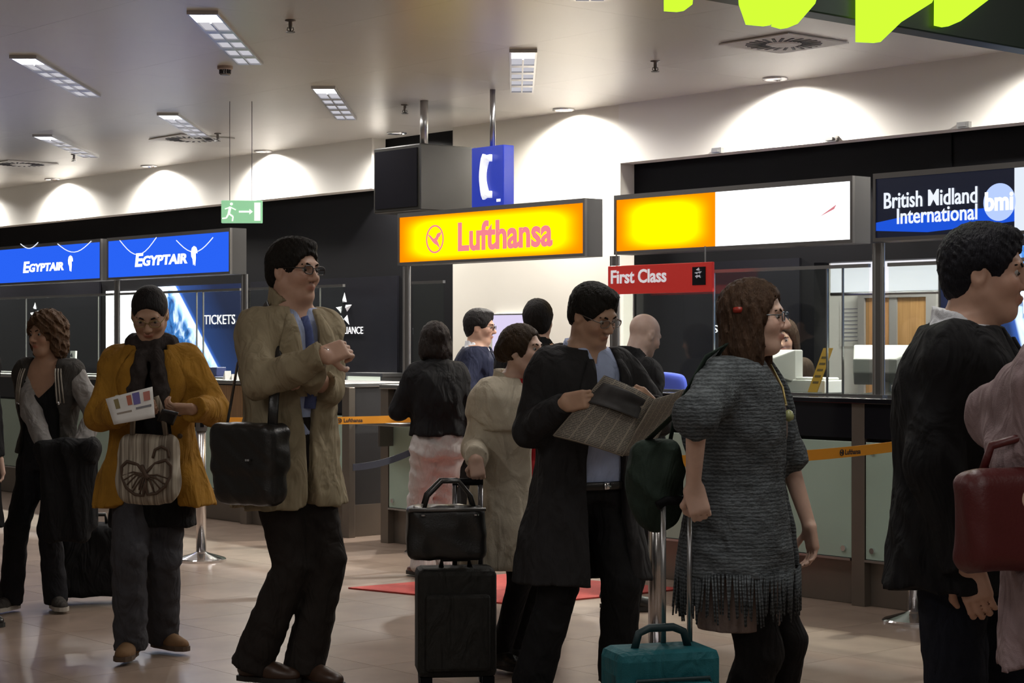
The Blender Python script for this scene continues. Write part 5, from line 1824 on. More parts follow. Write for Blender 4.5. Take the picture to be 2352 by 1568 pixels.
# the newspaper he holds
def news_mat():
    """columns of printed lines laid out on the page's own coordinates"""
    m = bpy.data.materials.new('newsprint')
    m.use_nodes = True
    nt = m.node_tree; b = nt.nodes['Principled BSDF']
    uv = nt.nodes.new('ShaderNodeUVMap'); uv.uv_map = 'page'
    sp = nt.nodes.new('ShaderNodeSeparateXYZ'); nt.links.new(uv.outputs[0], sp.inputs[0])
    def math_(op, a_, b_=None):
        n_ = nt.nodes.new('ShaderNodeMath'); n_.operation = op
        for i_, q_ in enumerate((a_, b_)):
            if q_ is None: continue
            if isinstance(q_, (int, float)): n_.inputs[i_].default_value = q_
            else: nt.links.new(q_, n_.inputs[i_])
        return n_.outputs[0]
    line = math_('GREATER_THAN', math_('FRACT', math_('MULTIPLY', sp.outputs[1], 42)), 0.45)
    col_ = math_('GREATER_THAN', math_('FRACT', math_('MULTIPLY', sp.outputs[0], 4.5)), 0.10)
    mp = nt.nodes.new('ShaderNodeMapping'); mp.inputs['Scale'].default_value = (60, 42, 1)
    nt.links.new(uv.outputs[0], mp.inputs['Vector'])
    nz = nt.nodes.new('ShaderNodeTexNoise'); nz.inputs['Scale'].default_value = 1.0; nt.links.new(mp.outputs['Vector'], nz.inputs['Vector'])
    word = math_('GREATER_THAN', nz.outputs['Fac'], 0.40)
    ink = math_('MULTIPLY', math_('MULTIPLY', line, col_), word)
    mx = nt.nodes.new('ShaderNodeMix'); mx.data_type = 'RGBA'
    mx.inputs[6].default_value = (0.25, 0.215, 0.17, 1); mx.inputs[7].default_value = (0.06, 0.055, 0.05, 1)
    nt.links.new(ink, mx.inputs[0]); nt.links.new(mx.outputs[2], b.inputs['Base Color'])
    b.inputs['Roughness'].default_value = 0.8
    return m
def page_uv(o, nu, nv):
    me = o.data
    l = me.uv_layers.new(name='page')
    for lp in me.loops:
        i = lp.vertex_index
        l.data[lp.index].uv = ((i % (nu + 1)) / nu, 1 - (i // (nu + 1)) / nv)
    return o
NEWS = news_mat()
o0 = np.array(T(1400, 960, .45))
npr = empty('newspaper', Vector(o0), 0, 'open newspaper held up by the person in the black overcoat', 'newspaper')
def quad_patch(A, B, C, D_, bow, nu=10, nv=10):
    A, B, C, D_ = (np.asarray(q) - o0 for q in (A, B, C, D_))
    def f(u, v):
        q = (A * (1 - u) + B * u) * (1 - v) + (D_ * (1 - u) + C * u) * v
        return q + V(0, -1, 0.2) * bow * math.sin(math.pi * u) + V(0, -.01, 0) * math.sin(6 * v + 2 * u)
    return MB().grid(f, nu, nv)
A, B, C_, D_ = T(1388, 862, .28), T(1502, 916, .40), T(1428, 1046, .46), T(1270, 1000, .34)
E_, G_ = T(1572, 893, .30), T(1492, 1040, .34)
page_uv(quad_patch(A, B, C_, D_, .03).build('page', NEWS, npr, solid=0.004, smooth=True), 10, 10)
page_uv(quad_patch(B, E_, G_, C_, -.02).build('page', NEWS, npr, solid=0.004, smooth=True), 10, 10)
off = V(.004, .012, -.004)
quad_patch(A + off, B + off, C_ + off, D_ + off, .03).build('page', mat('newsprint_plain', (0.30, 0.27, 0.22), 0.8, var=.2, vscale=40), npr, solid=0.003, smooth=True)
ph = quad_patch(A * .82 + B * .08 + D_ * .10, A * .12 + B * .80 + C_ * .08, A * .08 + B * .52 + C_ * .40, A * .52 + B * .05 + D_ * .43, .034)
ph.build('printed_photograph', mat('news_photo', (0.03, 0.028, 0.028), 0.7, var=.5, vscale=14), npr, loc=(0, -.020, .004), solid=0.001, smooth=True)

# ---------------------------------------------------------------- man in the trench coat
p = Person('person in beige trench coat with crossed arms and black shoulder bag', 664, 540, 1.885, 42, 'm', lean=(-0.015, 0.02), head=(14, 2, -2), head_off=(0.0, 0.0), skin=SK1, fat=0.98)
T = p.T
H_ = p.H
redo_hands(p, (T(712, 852, .30), T(742, 818, .36)), poles=(V(.25, .5, -.9), V(-.35, -.5, -.9)), hand_dirs=(V(-.9, .3, .1), V(.8, .45, .30)),
           palm=(V(.2, .9, -.2), V(-.1, .9, -.4)), curl=(0.8, 0.95))
fr = V(.9, -.35, 0)
redo_feet(p, (T(700, 1552, .02) * V(1, 1, 0) + V(0, 0, .085), T(582, 1500, .05) * V(1, 1, 0) + V(0, 0, .10)), (V(.75, -.6, 0), V(.95, -.35, 0)), (V(1, -.4, 0), V(1, -.2, 0)))
p.body(); p.face((0.012, 0.009, 0.007), glasses=True); p.hair('short', (0.011, 0.008, 0.006), 5.0)
p.garment('shirt', BLUES, 0.012, 0.56 * H_, zhi=0.845 * H_, sleeve_len=0.0, rip=0.002, collar=(.05, .010), opening=([0.80 * H_, 0.85 * H_], [0, .035]))
p.strip('necktie', [p.surf(.0, z, out=.006) for z in np.linspace(.825 * H_, .62 * H_, 8)], cloth('tie_blue', (0.10, 0.13, 0.30)), [.016, .020, .022, .026, .030, .034, .036, .03], (1, .3))
p.trousers(cloth('trouser_brown', (0.020, 0.016, 0.014)), (.092, .072, .082), rip=0.004, seed=2)
TR = cloth('trench_beige', (0.285, 0.235, 0.150), 0.85, 0.08, 12, 0.15, 500)
p.garment('trench_coat', TR, 0.038, .755, (.27, .185), sleeve=(.064, .063, .057), rip=0.007, seed=4.2, kx=18, kz=7,
          opening=([.70, .9, 1.05, 1.25, .80 * H_, .86 * H_], [.03, .015, .02, .035, .065, .06], -0.01), collar=(.095, .010),
          lapel=([1.22, .74 * H_, .83 * H_], [.03, .055, .07], .10, TR))
p.shoes(mat('leather_brown', (0.045, 0.022, 0.012), 0.4))
wv = p.wri[1]
p.strip('watch', [wv + V(.03 * math.cos(t), 0, .03 * math.sin(t)) - nrm(wv - p.elb[1]) * .0 for t in np.linspace(0, 6.28, 14)], M_CHROME, .006)
sdir = p.l
# black shoulder bag on his near hip, strap over the shoulder
bc = T(574, 1066, .30)
Rb = np.stack([nrm(V(.85, -.5, 0)), nrm(V(.5, .85, 0)), V(0, 0, 1)], 1)
Fd = Field(bc - .30, bc + .30, 0.010)
Fd.add(rbox(bc, V(.160, .070, .165), .05, Rb)).add(rbox(bc + V(0, 0, .06), V(.166, .078, .110), .04, Rb), .01).ripple(.004, 22, 18, 1.0)
bag = thing_field('shoulder_bag', 'black leather shoulder bag hanging at the side of the trench coat', 'bag', Fd, LEATH, (bc[0], bc[1], bc[2] - .155), ('bag_body',))
lo_ = np.array(bag.location)
s1 = bc + Rb @ V(.13, -.02, .14); s2 = bc + Rb @ V(-.12, .0, .15)
p.loft(0.045, .755, (.27, .185), .838 * H_)
top_ = p.sh[1] + V(0, 0, .085) + p.cl * .05
f1 = p.surf(-.165, .72 * H_, out=.02); f2 = p.surf(-.16, .72 * H_, False, .02)
MB().tube([q - lo_ for q in (s1, s1 * .5 + f1 * .5 + V(.0, -.05, 0), f1, f1 * .4 + top_ * .6 + V(0, -.03, .02), top_, f2 * .4 + top_ * .6, f2, s2 * .5 + f2 * .5, s2)], .021, 8, flat=(1, .2)).build('strap', LEATH, bag, smooth=True)
MB().lathe([(.012, 0), (.012, .008), (0.001, .01)], 12).build('clasp', M_CHROME, bag, loc=Rb @ V(.06, -.09, .02) + V(0, 0, .155))

# ---------------------------------------------------------------- person in the mustard coat
p = Person('person in mustard coat with dark scarf looking down at papers', 350, 498, 1.70, 4, 'f', lean=(0.03, 0), head=(0, 30, 0), head_off=(0.035, 0.0), skin=SK2, fat=1.06)
T = p.T; H_ = p.H
redo_hands(p, (T(442, 940, .33), T(300, 948, .33)), poles=(V(.75, .35, -1), V(-.9, .3, -.9)), hand_dirs=(V(-.9, -.25, .05), V(.9, -.25, .05)),
           palm=(V(0, .6, .8), V(0, .6, .8)), curl=(0.75, 0.75))
redo_feet(p, (T(372, 1462, -.12) * V(1, 1, 0) + V(0, 0, .09), T(300, 1480, .12) * V(1, 1, 0) + V(0, 0, .09)), (V(.75, -.65, 0), V(-.05, -1, 0)))
p.body(); p.face((0.010, 0.008, 0.007), glasses=True, gl_mat=mat('spectacle_gold', (0.35, 0.27, 0.12), 0.3, 0.8)); p.hair('crop', (0.012, 0.010, 0.010), 3.0)
p.garment('dark_tunic', BLK, 0.016, .60, (.20, .15), sleeve_len=0.0, rip=.004)
p.trousers(cloth('trouser_grey', (0.050, 0.049, 0.055)), (.095, .080, .078), rip=0.005, seed=3)
MU = cloth('wool_mustard', (0.33, 0.165, 0.022), 0.9, 0.12, 14, 0.3, 260)
p.garment('mustard_coat', MU, 0.048, .70, (.29, .19), sleeve=(.072, .066, .058), rip=0.007, seed=1.3, kx=17, kz=5,
          opening=([.60, .85, 1.1, .76 * H_, .85 * H_], [.13, .11, .085, .085, .06], .01), collar=(.055, .014),
          lapel=([1.12, .74 * H_, .83 * H_], [.085, .085, .07], .085, MU))
# scarf
c0 = p.neck + V(0, 0, -.005)
Fd = Field(c0 - V(.16, .20, .32), c0 + V(.16, .16, .10), .009)
for t in np.linspace(0, 2 * math.pi, 15)[:-1]:
    q1 = c0 + p.cl * .085 * math.cos(t) + p.cf * .080 * math.sin(t); t2 = t + .45
    q2 = c0 + p.cl * .085 * math.cos(t2) + p.cf * .080 * math.sin(t2) + V(0, 0, .012 * math.sin(3 * t))
    Fd.add(cap(q1, q2, .034, .034), .02)
p.loft(0.03, .6, (.2, .15))
for u, zb_ in ((-.03, .64), (.035, .62)):
    pts = [p.surf(u * (1 + .4 * s_), z_ * H_, out=.012) for s_, z_ in enumerate(np.linspace(.815, zb_, 5))]
    for a_, b_ in zip(pts[:-1], pts[1:]): Fd.add(cap(a_, b_, .034, .036), .02)
Fd.ripple(.006, 45, 12, 2.0)
put_mesh('scarf', [Fd.mesh()], cloth('scarf_dark', (0.035, 0.028, 0.026), .9, .3, 40), p.root)
p.loft(0.055, .70, (.29, .19), .838 * H_)
q = p.surf(-.135, .70 * H_, out=.006)
MB().lathe([(.019, -.004), (.019, .004), (.001, .008)], 20).build('badge', mat('badge_cream', (.6, .56, .42), .4), p.root, loc=q - np.array(p.root.location)).rotation_euler = (math.pi / 2, 0, 0)
for z_ in (.66, .60):
    q = p.surf(.14, z_ * H_, out=.006)
    o = MB().lathe([(.012, -.003), (.012, .003), (.001, .005)], 14).build('button', mat('button_brown', (.10, .06, .03), .3), p.root, loc=q - np.array(p.root.location))
    o.rotation_euler = (math.pi / 2, 0, 0)
p.shoes(mat('suede_tan', (0.16, 0.085, 0.035), 0.9, bump=.1), 'boot', mat('sole_tan', (.08, .05, .03), .8))
# magazine and telephone in the hands
def sheet_thing(name, label, cat, corners, m, thick, kids, bow=0.01):
    A, B, C_, D_ = (np.asarray(q, float) for q in corners)
    o0 = (A + B + C_ + D_) / 4
    t = empty(name, Vector(o0), 0, label, cat)
    def f(u, v):
        q = (A * (1 - u) + B * u) * (1 - v) + (D_ * (1 - u) + C_ * u) * v - o0
        return q + V(0, -1, 0) * bow * math.sin(math.pi * u)
    MB().grid(f, 6, 6).build(kids, m, t, solid=thick, smooth=True)
    return t, f
mag, f = sheet_thing('magazine', 'folded white magazine with coloured print held by the mustard coat wearer', 'magazine',
                     (T(243, 916, .42), T(350, 888, .42), T(356, 958, .45), T(262, 975, .45)), M_PAPER, .008, 'pages')
for k_, (u0, u1, v0, v1, c_) in enumerate(((.16, .26, .1, .45, (.25, .2, .08)), (.44, .54, .08, .42, (.45, .12, .06)), (.57, .72, .05, .45, (.14, .12, .38)), (.80, .94, .1, .4, (.5, .18, .14)), (.60, .95, .55, .62, (.2, .2, .22)), (.15, .5, .6, .66, (.3, .25, .2)))):
    mb = MB(); mb.add([f(u0, v0) + V(0, -.006, 0), f(u0, v1) + V(0, -.006, 0), f(u1, v1) + V(0, -.006, 0), f(u1, v0) + V(0, -.006, 0)], [(0, 1, 2, 3)])
    mb.build('printed_block', mat('print_%d' % k_, c_, .6), mag, solid=.001)
t_, f = sheet_thing('mobile_phone', 'black mobile phone held above the butterfly tote bag', 'phone',
                    (T(372, 940, .42), T(410, 948, .42), T(398, 975, .36), T(360, 966, .36)), mat('phone_black', (.01, .01, .012), .25), .010, 'case', 0.0)
MB().add([f(.1, .1) + V(0, -.004, .006), f(.1, .9) + V(0, -.004, .006), f(.9, .9) + V(0, -.004, .006), f(.9, .1) + V(0, -.004, .006)], [(0, 1, 2, 3)]).build('screen', M_BLACKG, t_)
# butterfly tote bag hanging in front
bc = T(342, 1075, .33)
Fd = Field(bc - V(.2, .15, .22), bc + V(.2, .15, .22), .009)
Fd.add(rbox(bc + V(0, 0, .0), V(.135, .055, .150), .045)).add(ell(bc + V(0, -.02, -.06), V(.135, .065, .095)), .04).ripple(.004, 24, 14, 3.0)
def striped():
    m = mat('tote_canvas', (.40, .35, .28), .9)
    nt = m.node_tree; b = nt.nodes['Principled BSDF']
    tc = nt.nodes.new('ShaderNodeTexCoord'); mp = nt.nodes.new('ShaderNodeMapping'); mp.inputs['Scale'].default_value = (70, 0.0, 1.5)
    n = nt.nodes.new('ShaderNodeTexNoise'); n.inputs['Scale'].default_value = 1.0; n.inputs['Detail'].default_value = 3
    r = nt.nodes.new('ShaderNodeValToRGB')
    r.color_ramp.elements[0].position = .4; r.color_ramp.elements[0].color = (.15, .12, .09, 1)
    r.color_ramp.elements[1].position = .6; r.color_ramp.elements[1].color = (.44, .39, .31, 1)
    nt.links.new(tc.outputs['Object'], mp.inputs['Vector']); nt.links.new(mp.outputs['Vector'], n.inputs['Vector'])
    nt.links.new(n.outputs['Fac'], r.inputs[0]); nt.links.new(r.outputs[0], b.inputs['Base Color'])
    return m
tote = thing_field('tote_bag', 'striped canvas tote bag with brown butterfly print in front of the mustard coat', 'bag', Fd, striped(), (bc[0], bc[1], bc[2] - .15), ('bag_body',))
BR = mat('butterfly_brown', (.075, .045, .028), .8)
bf = MB()
def vein(pts, w=.0055):
    dense = [np.array(a_) * (1 - t_) + np.array(b_) * t_ for a_, b_ in zip(pts[:-1], pts[1:]) for t_ in (0, .34, .67)] + [np.array(pts[-1])]
    def yf(x, z):
        e_ = 1 - (x / .135) ** 2 - ((z - .09) / .095) ** 2
        return min(-.055, -.02 - .065 * math.sqrt(e_) if e_ > 0 else 0) - .006
    bf.tube([(q_[0] * .95, yf(q_[0] * .95, q_[1]), q_[1]) for q_ in dense], w, 6)
vein([(.015, .11), (.0, .13), (-.02, .165)], .010)
for k_ in range(7):
    a_ = math.radians(12 + k_ * 19)
    vein([(.0, .125), (.05 * math.cos(a_) + .005, .125 - .05 * math.sin(a_) * .8 + .01), (.105 * math.cos(a_) + .005, .125 - .085 * math.sin(a_))], .0035)
    a_ = math.radians(168 - k_ * 16)
    vein([(-.005, .13), (.06 * math.cos(a_), .13 - .03 * math.sin(a_) + .015), (.12 * math.cos(a_), .135 - .075 * math.sin(a_))], .0035)
out = [(.0, .135), (.04, .175), (.09, .190), (.115, .165), (.112, .12), (.09, .075), (.05, .045), (.01, .04), (0, .09)]
vein(out, .007); vein([(-x, z - .005) for x, z in out], .007)
vein([(.03, .20), (.04, .235), (.07, .25), (.1, .235), (.105, .2)], .006)
bf.build('butterfly_print', BR, tote, smooth=True)
h0, h1 = V(-.07, -.02, .29), V(.08, -.02, .29)
MB().tube([h0, V(-.06, -.05, .40), V(-.03, -.04, .47)], .012, 8, flat=(1, .35)).build('handle', MATS['tote_canvas'], tote, smooth=True)
MB().tube([h1, V(.07, -.05, .40), V(.04, -.04, .47)], .012, 8, flat=(1, .35)).build('handle', MATS['tote_canvas'], tote, smooth=True)

# ---------------------------------------------------------------- girl in the varsity jacket
p = Person('person in dark varsity jacket with grey sleeves and black top', 112, 424, 1.60, -14, 'f', lean=(0.0, 0.0), head=(-22, 2, 3), skin=SK2, fat=0.98)
T = p.T; H_ = p.H
redo_hands(p, (T(182, 1030, .24), T(108, 1042, .26)), poles=(V(1, .3, -.5), V(-1, .3, -.5)), hand_dirs=(V(-.6, -.5, -.5), V(.6, -.5, -.4)), palm=(V(-.5, .6, .5), V(.5, .6, .5)), curl=(.7, .7))
redo_feet(p, (T(128, 1372, .05) * V(1, 1, 0) + V(0, 0, .08), T(26, 1378, .1) * V(1, 1, 0) + V(0, 0, .08)), (V(.45, -.9, 0), V(-.4, -.9, 0)))
p.body(); p.face((.05, .03, .018)); p.hair('curly', (0.085, 0.045, 0.022), 2.0)
p.garment('black_top', BLK, 0.014, 0.50 * H_, zhi=.80 * H_, sleeve_len=0.0, rip=.002, opening=([.715 * H_, .76 * H_, .82 * H_], [.0, .075, .10]), v0=.05)
p.trousers(cloth('trouser_black', (0.013, 0.013, 0.016)), (.088, .068, .070), rip=.003)
VJ = cloth('varsity_body', (0.045, 0.042, 0.038), .85); VS = cloth('varsity_sleeve', (0.27, 0.26, 0.25), .8, .08, 20)
p.garment('jacket', VJ, 0.034, .53 * H_, None, sleeve=(.070, .062, .048), rip=.004, seed=2, split_sleeve=VS, kx=24, kz=10,
          opening=([.50 * H_, .66 * H_, .75 * H_, .84 * H_], [.115, .11, .095, .075], 0.0))
p.loft(0.034, .53 * H_, None, .838 * H_)
ST = cloth('stripe_cream', (.40, .37, .32), .8)
for sg in (1, -1):
    for j in range(3):
        pts = [p.surf(sg * (w + .012 + .014 * j), z * H_, out=.004) for z, w in ((.70, .10), (.74, .096), (.78, .088), (.80, .082), (.815, .078))]
        p.strip('collar_stripe', pts, ST, .0042)
    q = p.surf(sg * .118, .70 * H_, out=.005)
    o = MB().lathe([(.009, -.003), (.009, .002), (.001, .004)], 12).build('snap_button', M_CHROME, p.root, loc=q - np.array(p.root.location)); o.rotation_euler = (math.pi / 2, 0, 0)
p.shoes(cloth('sneaker_canvas', (.05, .045, .04)), 'shoe', mat('sneaker_rubber', (.42, .39, .34), .6))
bc = T(152, 1130, .30)
Fd = Field(bc - V(.2, .2, .34), bc + V(.2, .2, .34), .011)
Fd.add(rbox(bc, V(.125, .045, .26), .03)).add(rbox(bc + V(.02, .03, .02), V(.13, .05, .22), .03), .03).add(cap(bc + V(-.12, 0, .22), bc + V(.14, 0, .235), .05, .05), .05).ripple(.012, 30, 3, 2.0)
thing_field('folded_coat', 'black coat draped over the arms of the varsity jacket wearer', 'coat', Fd, BLK, (bc[0], bc[1], bc[2] - .3), ('draped_cloth',))
# cabin bag beside her
bc = T(212, 1190, -.25)
bag = empty('travel_bag', Vector((bc[0], bc[1], 0)), .2, 'black soft travel bag standing beside the varsity jacket wearer', 'bag')
lo_ = np.array(bag.location)
Fd = Field(V(lo_[0] - .28, lo_[1] - .18, .02), V(lo_[0] + .28, lo_[1] + .18, .46), .011)
Fd.add(rbox(V(lo_[0], lo_[1], .24), V(.20, .115, .20), .05)).ripple(.005, 20, 12, 1)
put_mesh('bag_body', [Fd.mesh()], BLK, bag)
MB().tube([(-.08, 0, .43), (-.07, 0, .49), (.07, 0, .49), (.08, 0, .43)], .011, 8).build('handle', LEATH, bag, smooth=True)
for sx_ in (-.16, .16):
    MB().tube([(sx_, -.05, .03), (sx_, .05, .03)], .03, 12).build('wheel', M_BLACK, bag)

# ---------------------------------------------------------------- dark figure at the frame's edge
p = Person('person in long black coat partly hidden behind the varsity jacket', -98, 452, 1.70, 50, 'm', skin=SK3, head=(10, 8, 0))
p.body(); p.face((.02, .015, .01)); p.hair('short', (.03, .02, .014), 4)
p.trousers(BLK); p.garment('long_coat', BLK, .036, .50, (.24, .18), rip=.004, collar=(.05, .010)); p.shoes(LEATH)

# ---------------------------------------------------------------- customer with white trousers
p = Person('person in black jacket and white trousers standing with back turned at the short counter', 1006, 372, 1.56, 205, 'f', head=(0, 5, 0), lean=(.05, 0), skin=SK1, fat=1.04, fine=1.6)
T = p.T; H_ = p.H
redo_hands(p, (T(928, 930, -.22), None), poles=(V(-.4, -.5, -.8), None), curl=(.4, .5))
redo_feet(p, (T(972, 1300, .05) * V(1, 1, 0) + V(0, 0, .075), T(1028, 1296, -.05) * V(1, 1, 0) + V(0, 0, .075)))
p.body(); p.face((.01, .008, .007)); p.hair('bob', (0.014, 0.009, 0.007), 2)
p.trousers(cloth('trouser_white', (0.50, 0.47, 0.46), .85, .06), (.100, .082, .085), rip=.007, seed=1, kz=34)
p.garment('black_jacket', BLK, .034, .87, (.20, .15), sleeve=(.074, .064, .052), rip=.005, collar=(.04, .01))
p.shoes(mat('leather_rust', (.10, .03, .02), .4))

# ---------------------------------------------------------------- man in the dark suit
p = Person('person in dark navy suit and glasses standing in profile before the pale pillar', 1094, 332, 1.67, 80, 'm', head=(0, 6, 0), skin=SK1, fine=1.5, fat=1.05)
T = p.T; H_ = p.H
redo_hands(p, (T(1140, 900, .05), T(1150, 915, .25)), curl=(.5, .5))
p.body(); p.face((.02, .015, .012), glasses=True); p.hair('short', (0.014, 0.011, 0.009), 1)
p.garment('shirt', WHITES, .012, .58 * H_, zhi=.848 * H_, sleeve_len=0, rip=.0, collar=(.05, .008))
p.strip('necktie', [p.surf(0, z, out=.008) for z in np.linspace(.83 * H_, .64 * H_, 6)], cloth('tie_dark', (.02, .02, .035)), [.018, .022, .026, .030, .032, .03], (1, .3))
p.trousers(NAVY, rip=.003); p.shoes(LEATH)
p.garment('suit_jacket', NAVY, .034, .80, (.20, .15), sleeve=(.074, .064, .054), rip=.004, opening=([1.05, .72 * H_, .85 * H_], [.0, .04, .06]),
          lapel=([1.06, .74 * H_, .82 * H_], [.0, .045, .055], .06, NAVY))

# ---------------------------------------------------------------- person with dark hair seen from behind
p = Person('person with thick dark hair and black coat seen from behind at the pillar', 1234, 395, 1.69, 172, 'm', head=(8, 0, 0), skin=SK1, fine=1.5)
T = p.T
p.body(); p.face((.012, .009, .008)); p.hair('short', (0.008, 0.006, 0.005), 3)
p.trousers(BLK); p.garment('black_coat', BLK, .036, .70, (.21, .16), sleeve=(.076, .066, .056), rip=.004, collar=(.05, .01)); p.shoes(LEATH)

# ---------------------------------------------------------------- woman in the cream coat
p = Person('person in cream coat over red blouse holding the handle of the black suitcase', 1174, 520, 1.52, 52, 'f', head=(12, -2, 0), head_off=(.045, 0.0), skin=SK3, fat=1.06)
T = p.T; H_ = p.H
redo_hands(p, (None, T(1092, 1052, .30)), poles=(None, V(-.15, .9, -.4)), hand_dirs=(None, V(.15, -.15, -.95)), palm=(None, V(.1, .95, .1)), curl=(.4, 1.15))
redo_feet(p, (T(1190, 1430, -.1) * V(1, 1, 0) + V(0, 0, .08), T(1150, 1440, .05) * V(1, 1, 0) + V(0, 0, .08)))
p.body(); p.face((.02, .012, .006)); p.hair('bun', (0.035, 0.020, 0.009), 2)
RED = cloth('knit_red', (0.42, 0.012, 0.018), .85)
p.garment('red_blouse', RED, .022, .50, (.19, .14), zhi=.845 * H_, sleeve_len=0, rip=.004)
p.trousers(cloth('tights_black', (.012, .011, .012)), (.080, .060, .050), rip=.001)
CR = cloth('wool_cream', (0.56, 0.50, 0.39), .9, .08, 14, .3, 260)
p.garment('cream_coat', CR, .044, .47, (.27, .21), sleeve=(.068, .064, .058), rip=.006, seed=2.5, kx=18, kz=4,
          opening=([.40, .8, 1.1, .85 * H_], [.05, .05, .05, .07], .02), collar=(.045, .014))
# cape yoke over the shoulders
c0 = p.spine(.79 * H_)
Fd = Field(c0 - V(.30, .30, .16), c0 + V(.30, .30, .12), .0105)
lp = p.loft(.056, .70 * H_, None, .830 * H_)
Fd.add(lp)
for i in (0, 1): Fd.add(cap(p.sh[i] + V(0, 0, .0), p.sh[i] * .55 + p.elb[i] * .45, .074, .080, flat_end=True), .04)
Fd.ripple(.004, 20, 6, 1).cut(p.wedge([.69 * H_, .84 * H_], [.055, .075], .02), .008)
put_mesh('cape_yoke', [Fd.mesh()], CR, p.root)
p.shoes(LEATH, 'boot')

# ---------------------------------------------------------------- black trolley suitcase with bag on top
dp = F / 545
def suit_origin(x): return V((x - CX) / F * dp, dp, 0)
o0 = suit_origin(1046)
sc_t = empty('trolley_suitcase', Vector(o0), .12, 'black trolley suitcase held by the cream coat wearer', 'suitcase')
SC = cloth('suitcase_black', (0.020, 0.019, 0.017), .7, .15, 30, .3, 300)
MB().box(-.165, .165, -.11, .11, .05, .50).build('case', SC, sc_t, bevel=.025)
MB().box(-.135, .135, -.135, -.105, .08, .40).build('front_pocket', SC, sc_t, bevel=.018)
MB().tube([(-.06, 0, .50), (-.055, 0, .535), (.055, 0, .535), (.06, 0, .50)], .012, 8).build('carry_handle', LEATH, sc_t, smooth=True)
for q in (.005, .115):
    MB().tube([(q, .085, .48), (q, .085, .85)], .011, 10).build('telescopic_rod', mat('rod_grey', (.22, .22, .24), .3, .9), sc_t, smooth=True)
MB().tube([(-.005, .085, .852), (.125, .085, .852)], .016, 10).build('grip', M_BLACK, sc_t, smooth=True)
for q in (-.13, .13):
    MB().tube([(q - .02, .08, .04), (q + .02, .08, .04)], .04, 16).build('wheel', M_BLACK, sc_t)
    MB().box(q - .025, q + .025, -.10, -.06, 0, .052).build('foot', M_BLACK, sc_t)
rz0 = sc_t.rotation_euler[2]
hb = empty('handbag', Vector(o0 + V(-.02, -.02, .536)), .12, 'black leather handbag resting on top of the black trolley suitcase', 'bag')
lo_ = np.array(hb.location)
Fd = Field(lo_ + V(-.24, -.15, -.01), lo_ + V(.22, .15, .30), .009)
Fd.add(rbox(lo_ + V(-.02, -.01, .115), V(.165, .075, .113), .035)).ripple(.005, 24, 16, 2)
put_mesh('bag_body', [Fd.mesh()], LEATH, hb)
MB().tube([(-.18, -.088, .215), (.14, -.088, .215)], .008, 8).build('zip_piping', M_DALU, hb, smooth=True)
for y_ in (-.06, .045):
    MB().tube([(-.12, y_, .20), (-.10, y_, .27), (-.04, y_, .33), (.03, y_, .33), (.08, y_, .27), (.10, y_, .20)], .009, 8).build('handle', LEATH, hb, smooth=True)
for q in (-.12, .10):
    MB().lathe([(.012, 0), (.012, .006), (.001, .008)], 12).build('ring', M_CHROME, hb, loc=(q, -.092, .19))

# ---------------------------------------------------------------- woman in the knitted cardigan
p = Person('person in grey knitted cardigan with long brown hair and glasses pulling the teal suitcase', 1696, 700, 1.645, 72, 'f', head=(6, 0, 0), head_off=(.035, 0), skin=SK3, fat=1.20, chest_yaw=-6)
T = p.T; H_ = p.H
redo_hands(p, (T(1858, 1205, -.10), T(1592, 1118, .28)), poles=(V(.6, .8, -.3), V(-.35, -.9, -.05)), hand_dirs=(V(.15, -.1, -1), V(.25, -.15, -.95)), palm=(V(-.9, -.3, 0), V(.2, .95, 0)), curl=(.45, 1.1))
redo_feet(p, (T(1760, 1770, -.1) * V(1, 1, 0) + V(0, 0, .08), T(1660, 1800, .05) * V(1, 1, 0) + V(0, 0, .08)), (V(1, -.2, 0), V(1, -.3, 0)))
p.body(bare_arms=True); p.face((.05, .028, .016), glasses=True, gl_mat=mat('spectacle_grey', (.10, .12, .13), .25, .5)); p.hair('long', (0.050, 0.026, 0.014), 2)
q = p.hd(-.086, -.035, .03)
MB().lathe([(.001, -.012), (.018, -.008), (.02, 0), (.018, .008), (.001, .012)], 16).build('hair_clip', mat('clip_red', (.30, .02, .01), .4), p.root, loc=q - np.array(p.root.location), smooth=True)
p.garment('brown_top', cloth('top_taupe', (.20, .15, .13)), .014, .52, None, zhi=.835 * H_, sleeve_len=0, rip=.002, opening=([.76 * H_, .85 * H_], [0, .07]), v0=.04)
p.trousers(cloth('trouser_jet', (.009, .008, .008)), (.095, .078, .070), rip=.002)
def knit():
    m = cloth('knit_grey', (.082, .092, .098), .95, .35, 30, .6, 120, (0.35, 0.35, 1.6))
    nt = m.node_tree; b = nt.nodes['Principled BSDF']
    tc = nt.nodes.new('ShaderNodeTexCoord')
    w = nt.nodes.new('ShaderNodeTexWave'); w.bands_direction = 'Z'; w.inputs['Scale'].default_value = 26; w.inputs['Distortion'].default_value = 4; w.inputs['Detail'].default_value = 3; w.inputs['Detail Scale'].default_value = 3
    nt.links.new(tc.outputs['Object'], w.inputs['Vector'])
    r = nt.nodes.new('ShaderNodeMapRange'); r.inputs['To Min'].default_value = .55; r.inputs['To Max'].default_value = 1.35
    nt.links.new(w.outputs['Fac'], r.inputs['Value'])
    old = b.inputs['Base Color'].links[0].from_socket
    mx = nt.nodes.new('ShaderNodeMix'); mx.data_type = 'RGBA'; mx.blend_type = 'MULTIPLY'; mx.inputs[0].default_value = 1
    nt.links.new(old, mx.inputs[6]); nt.links.new(r.outputs['Result'], mx.inputs[7]); nt.links.new(mx.outputs[2], b.inputs['Base Color'])
    return m
KN = knit()
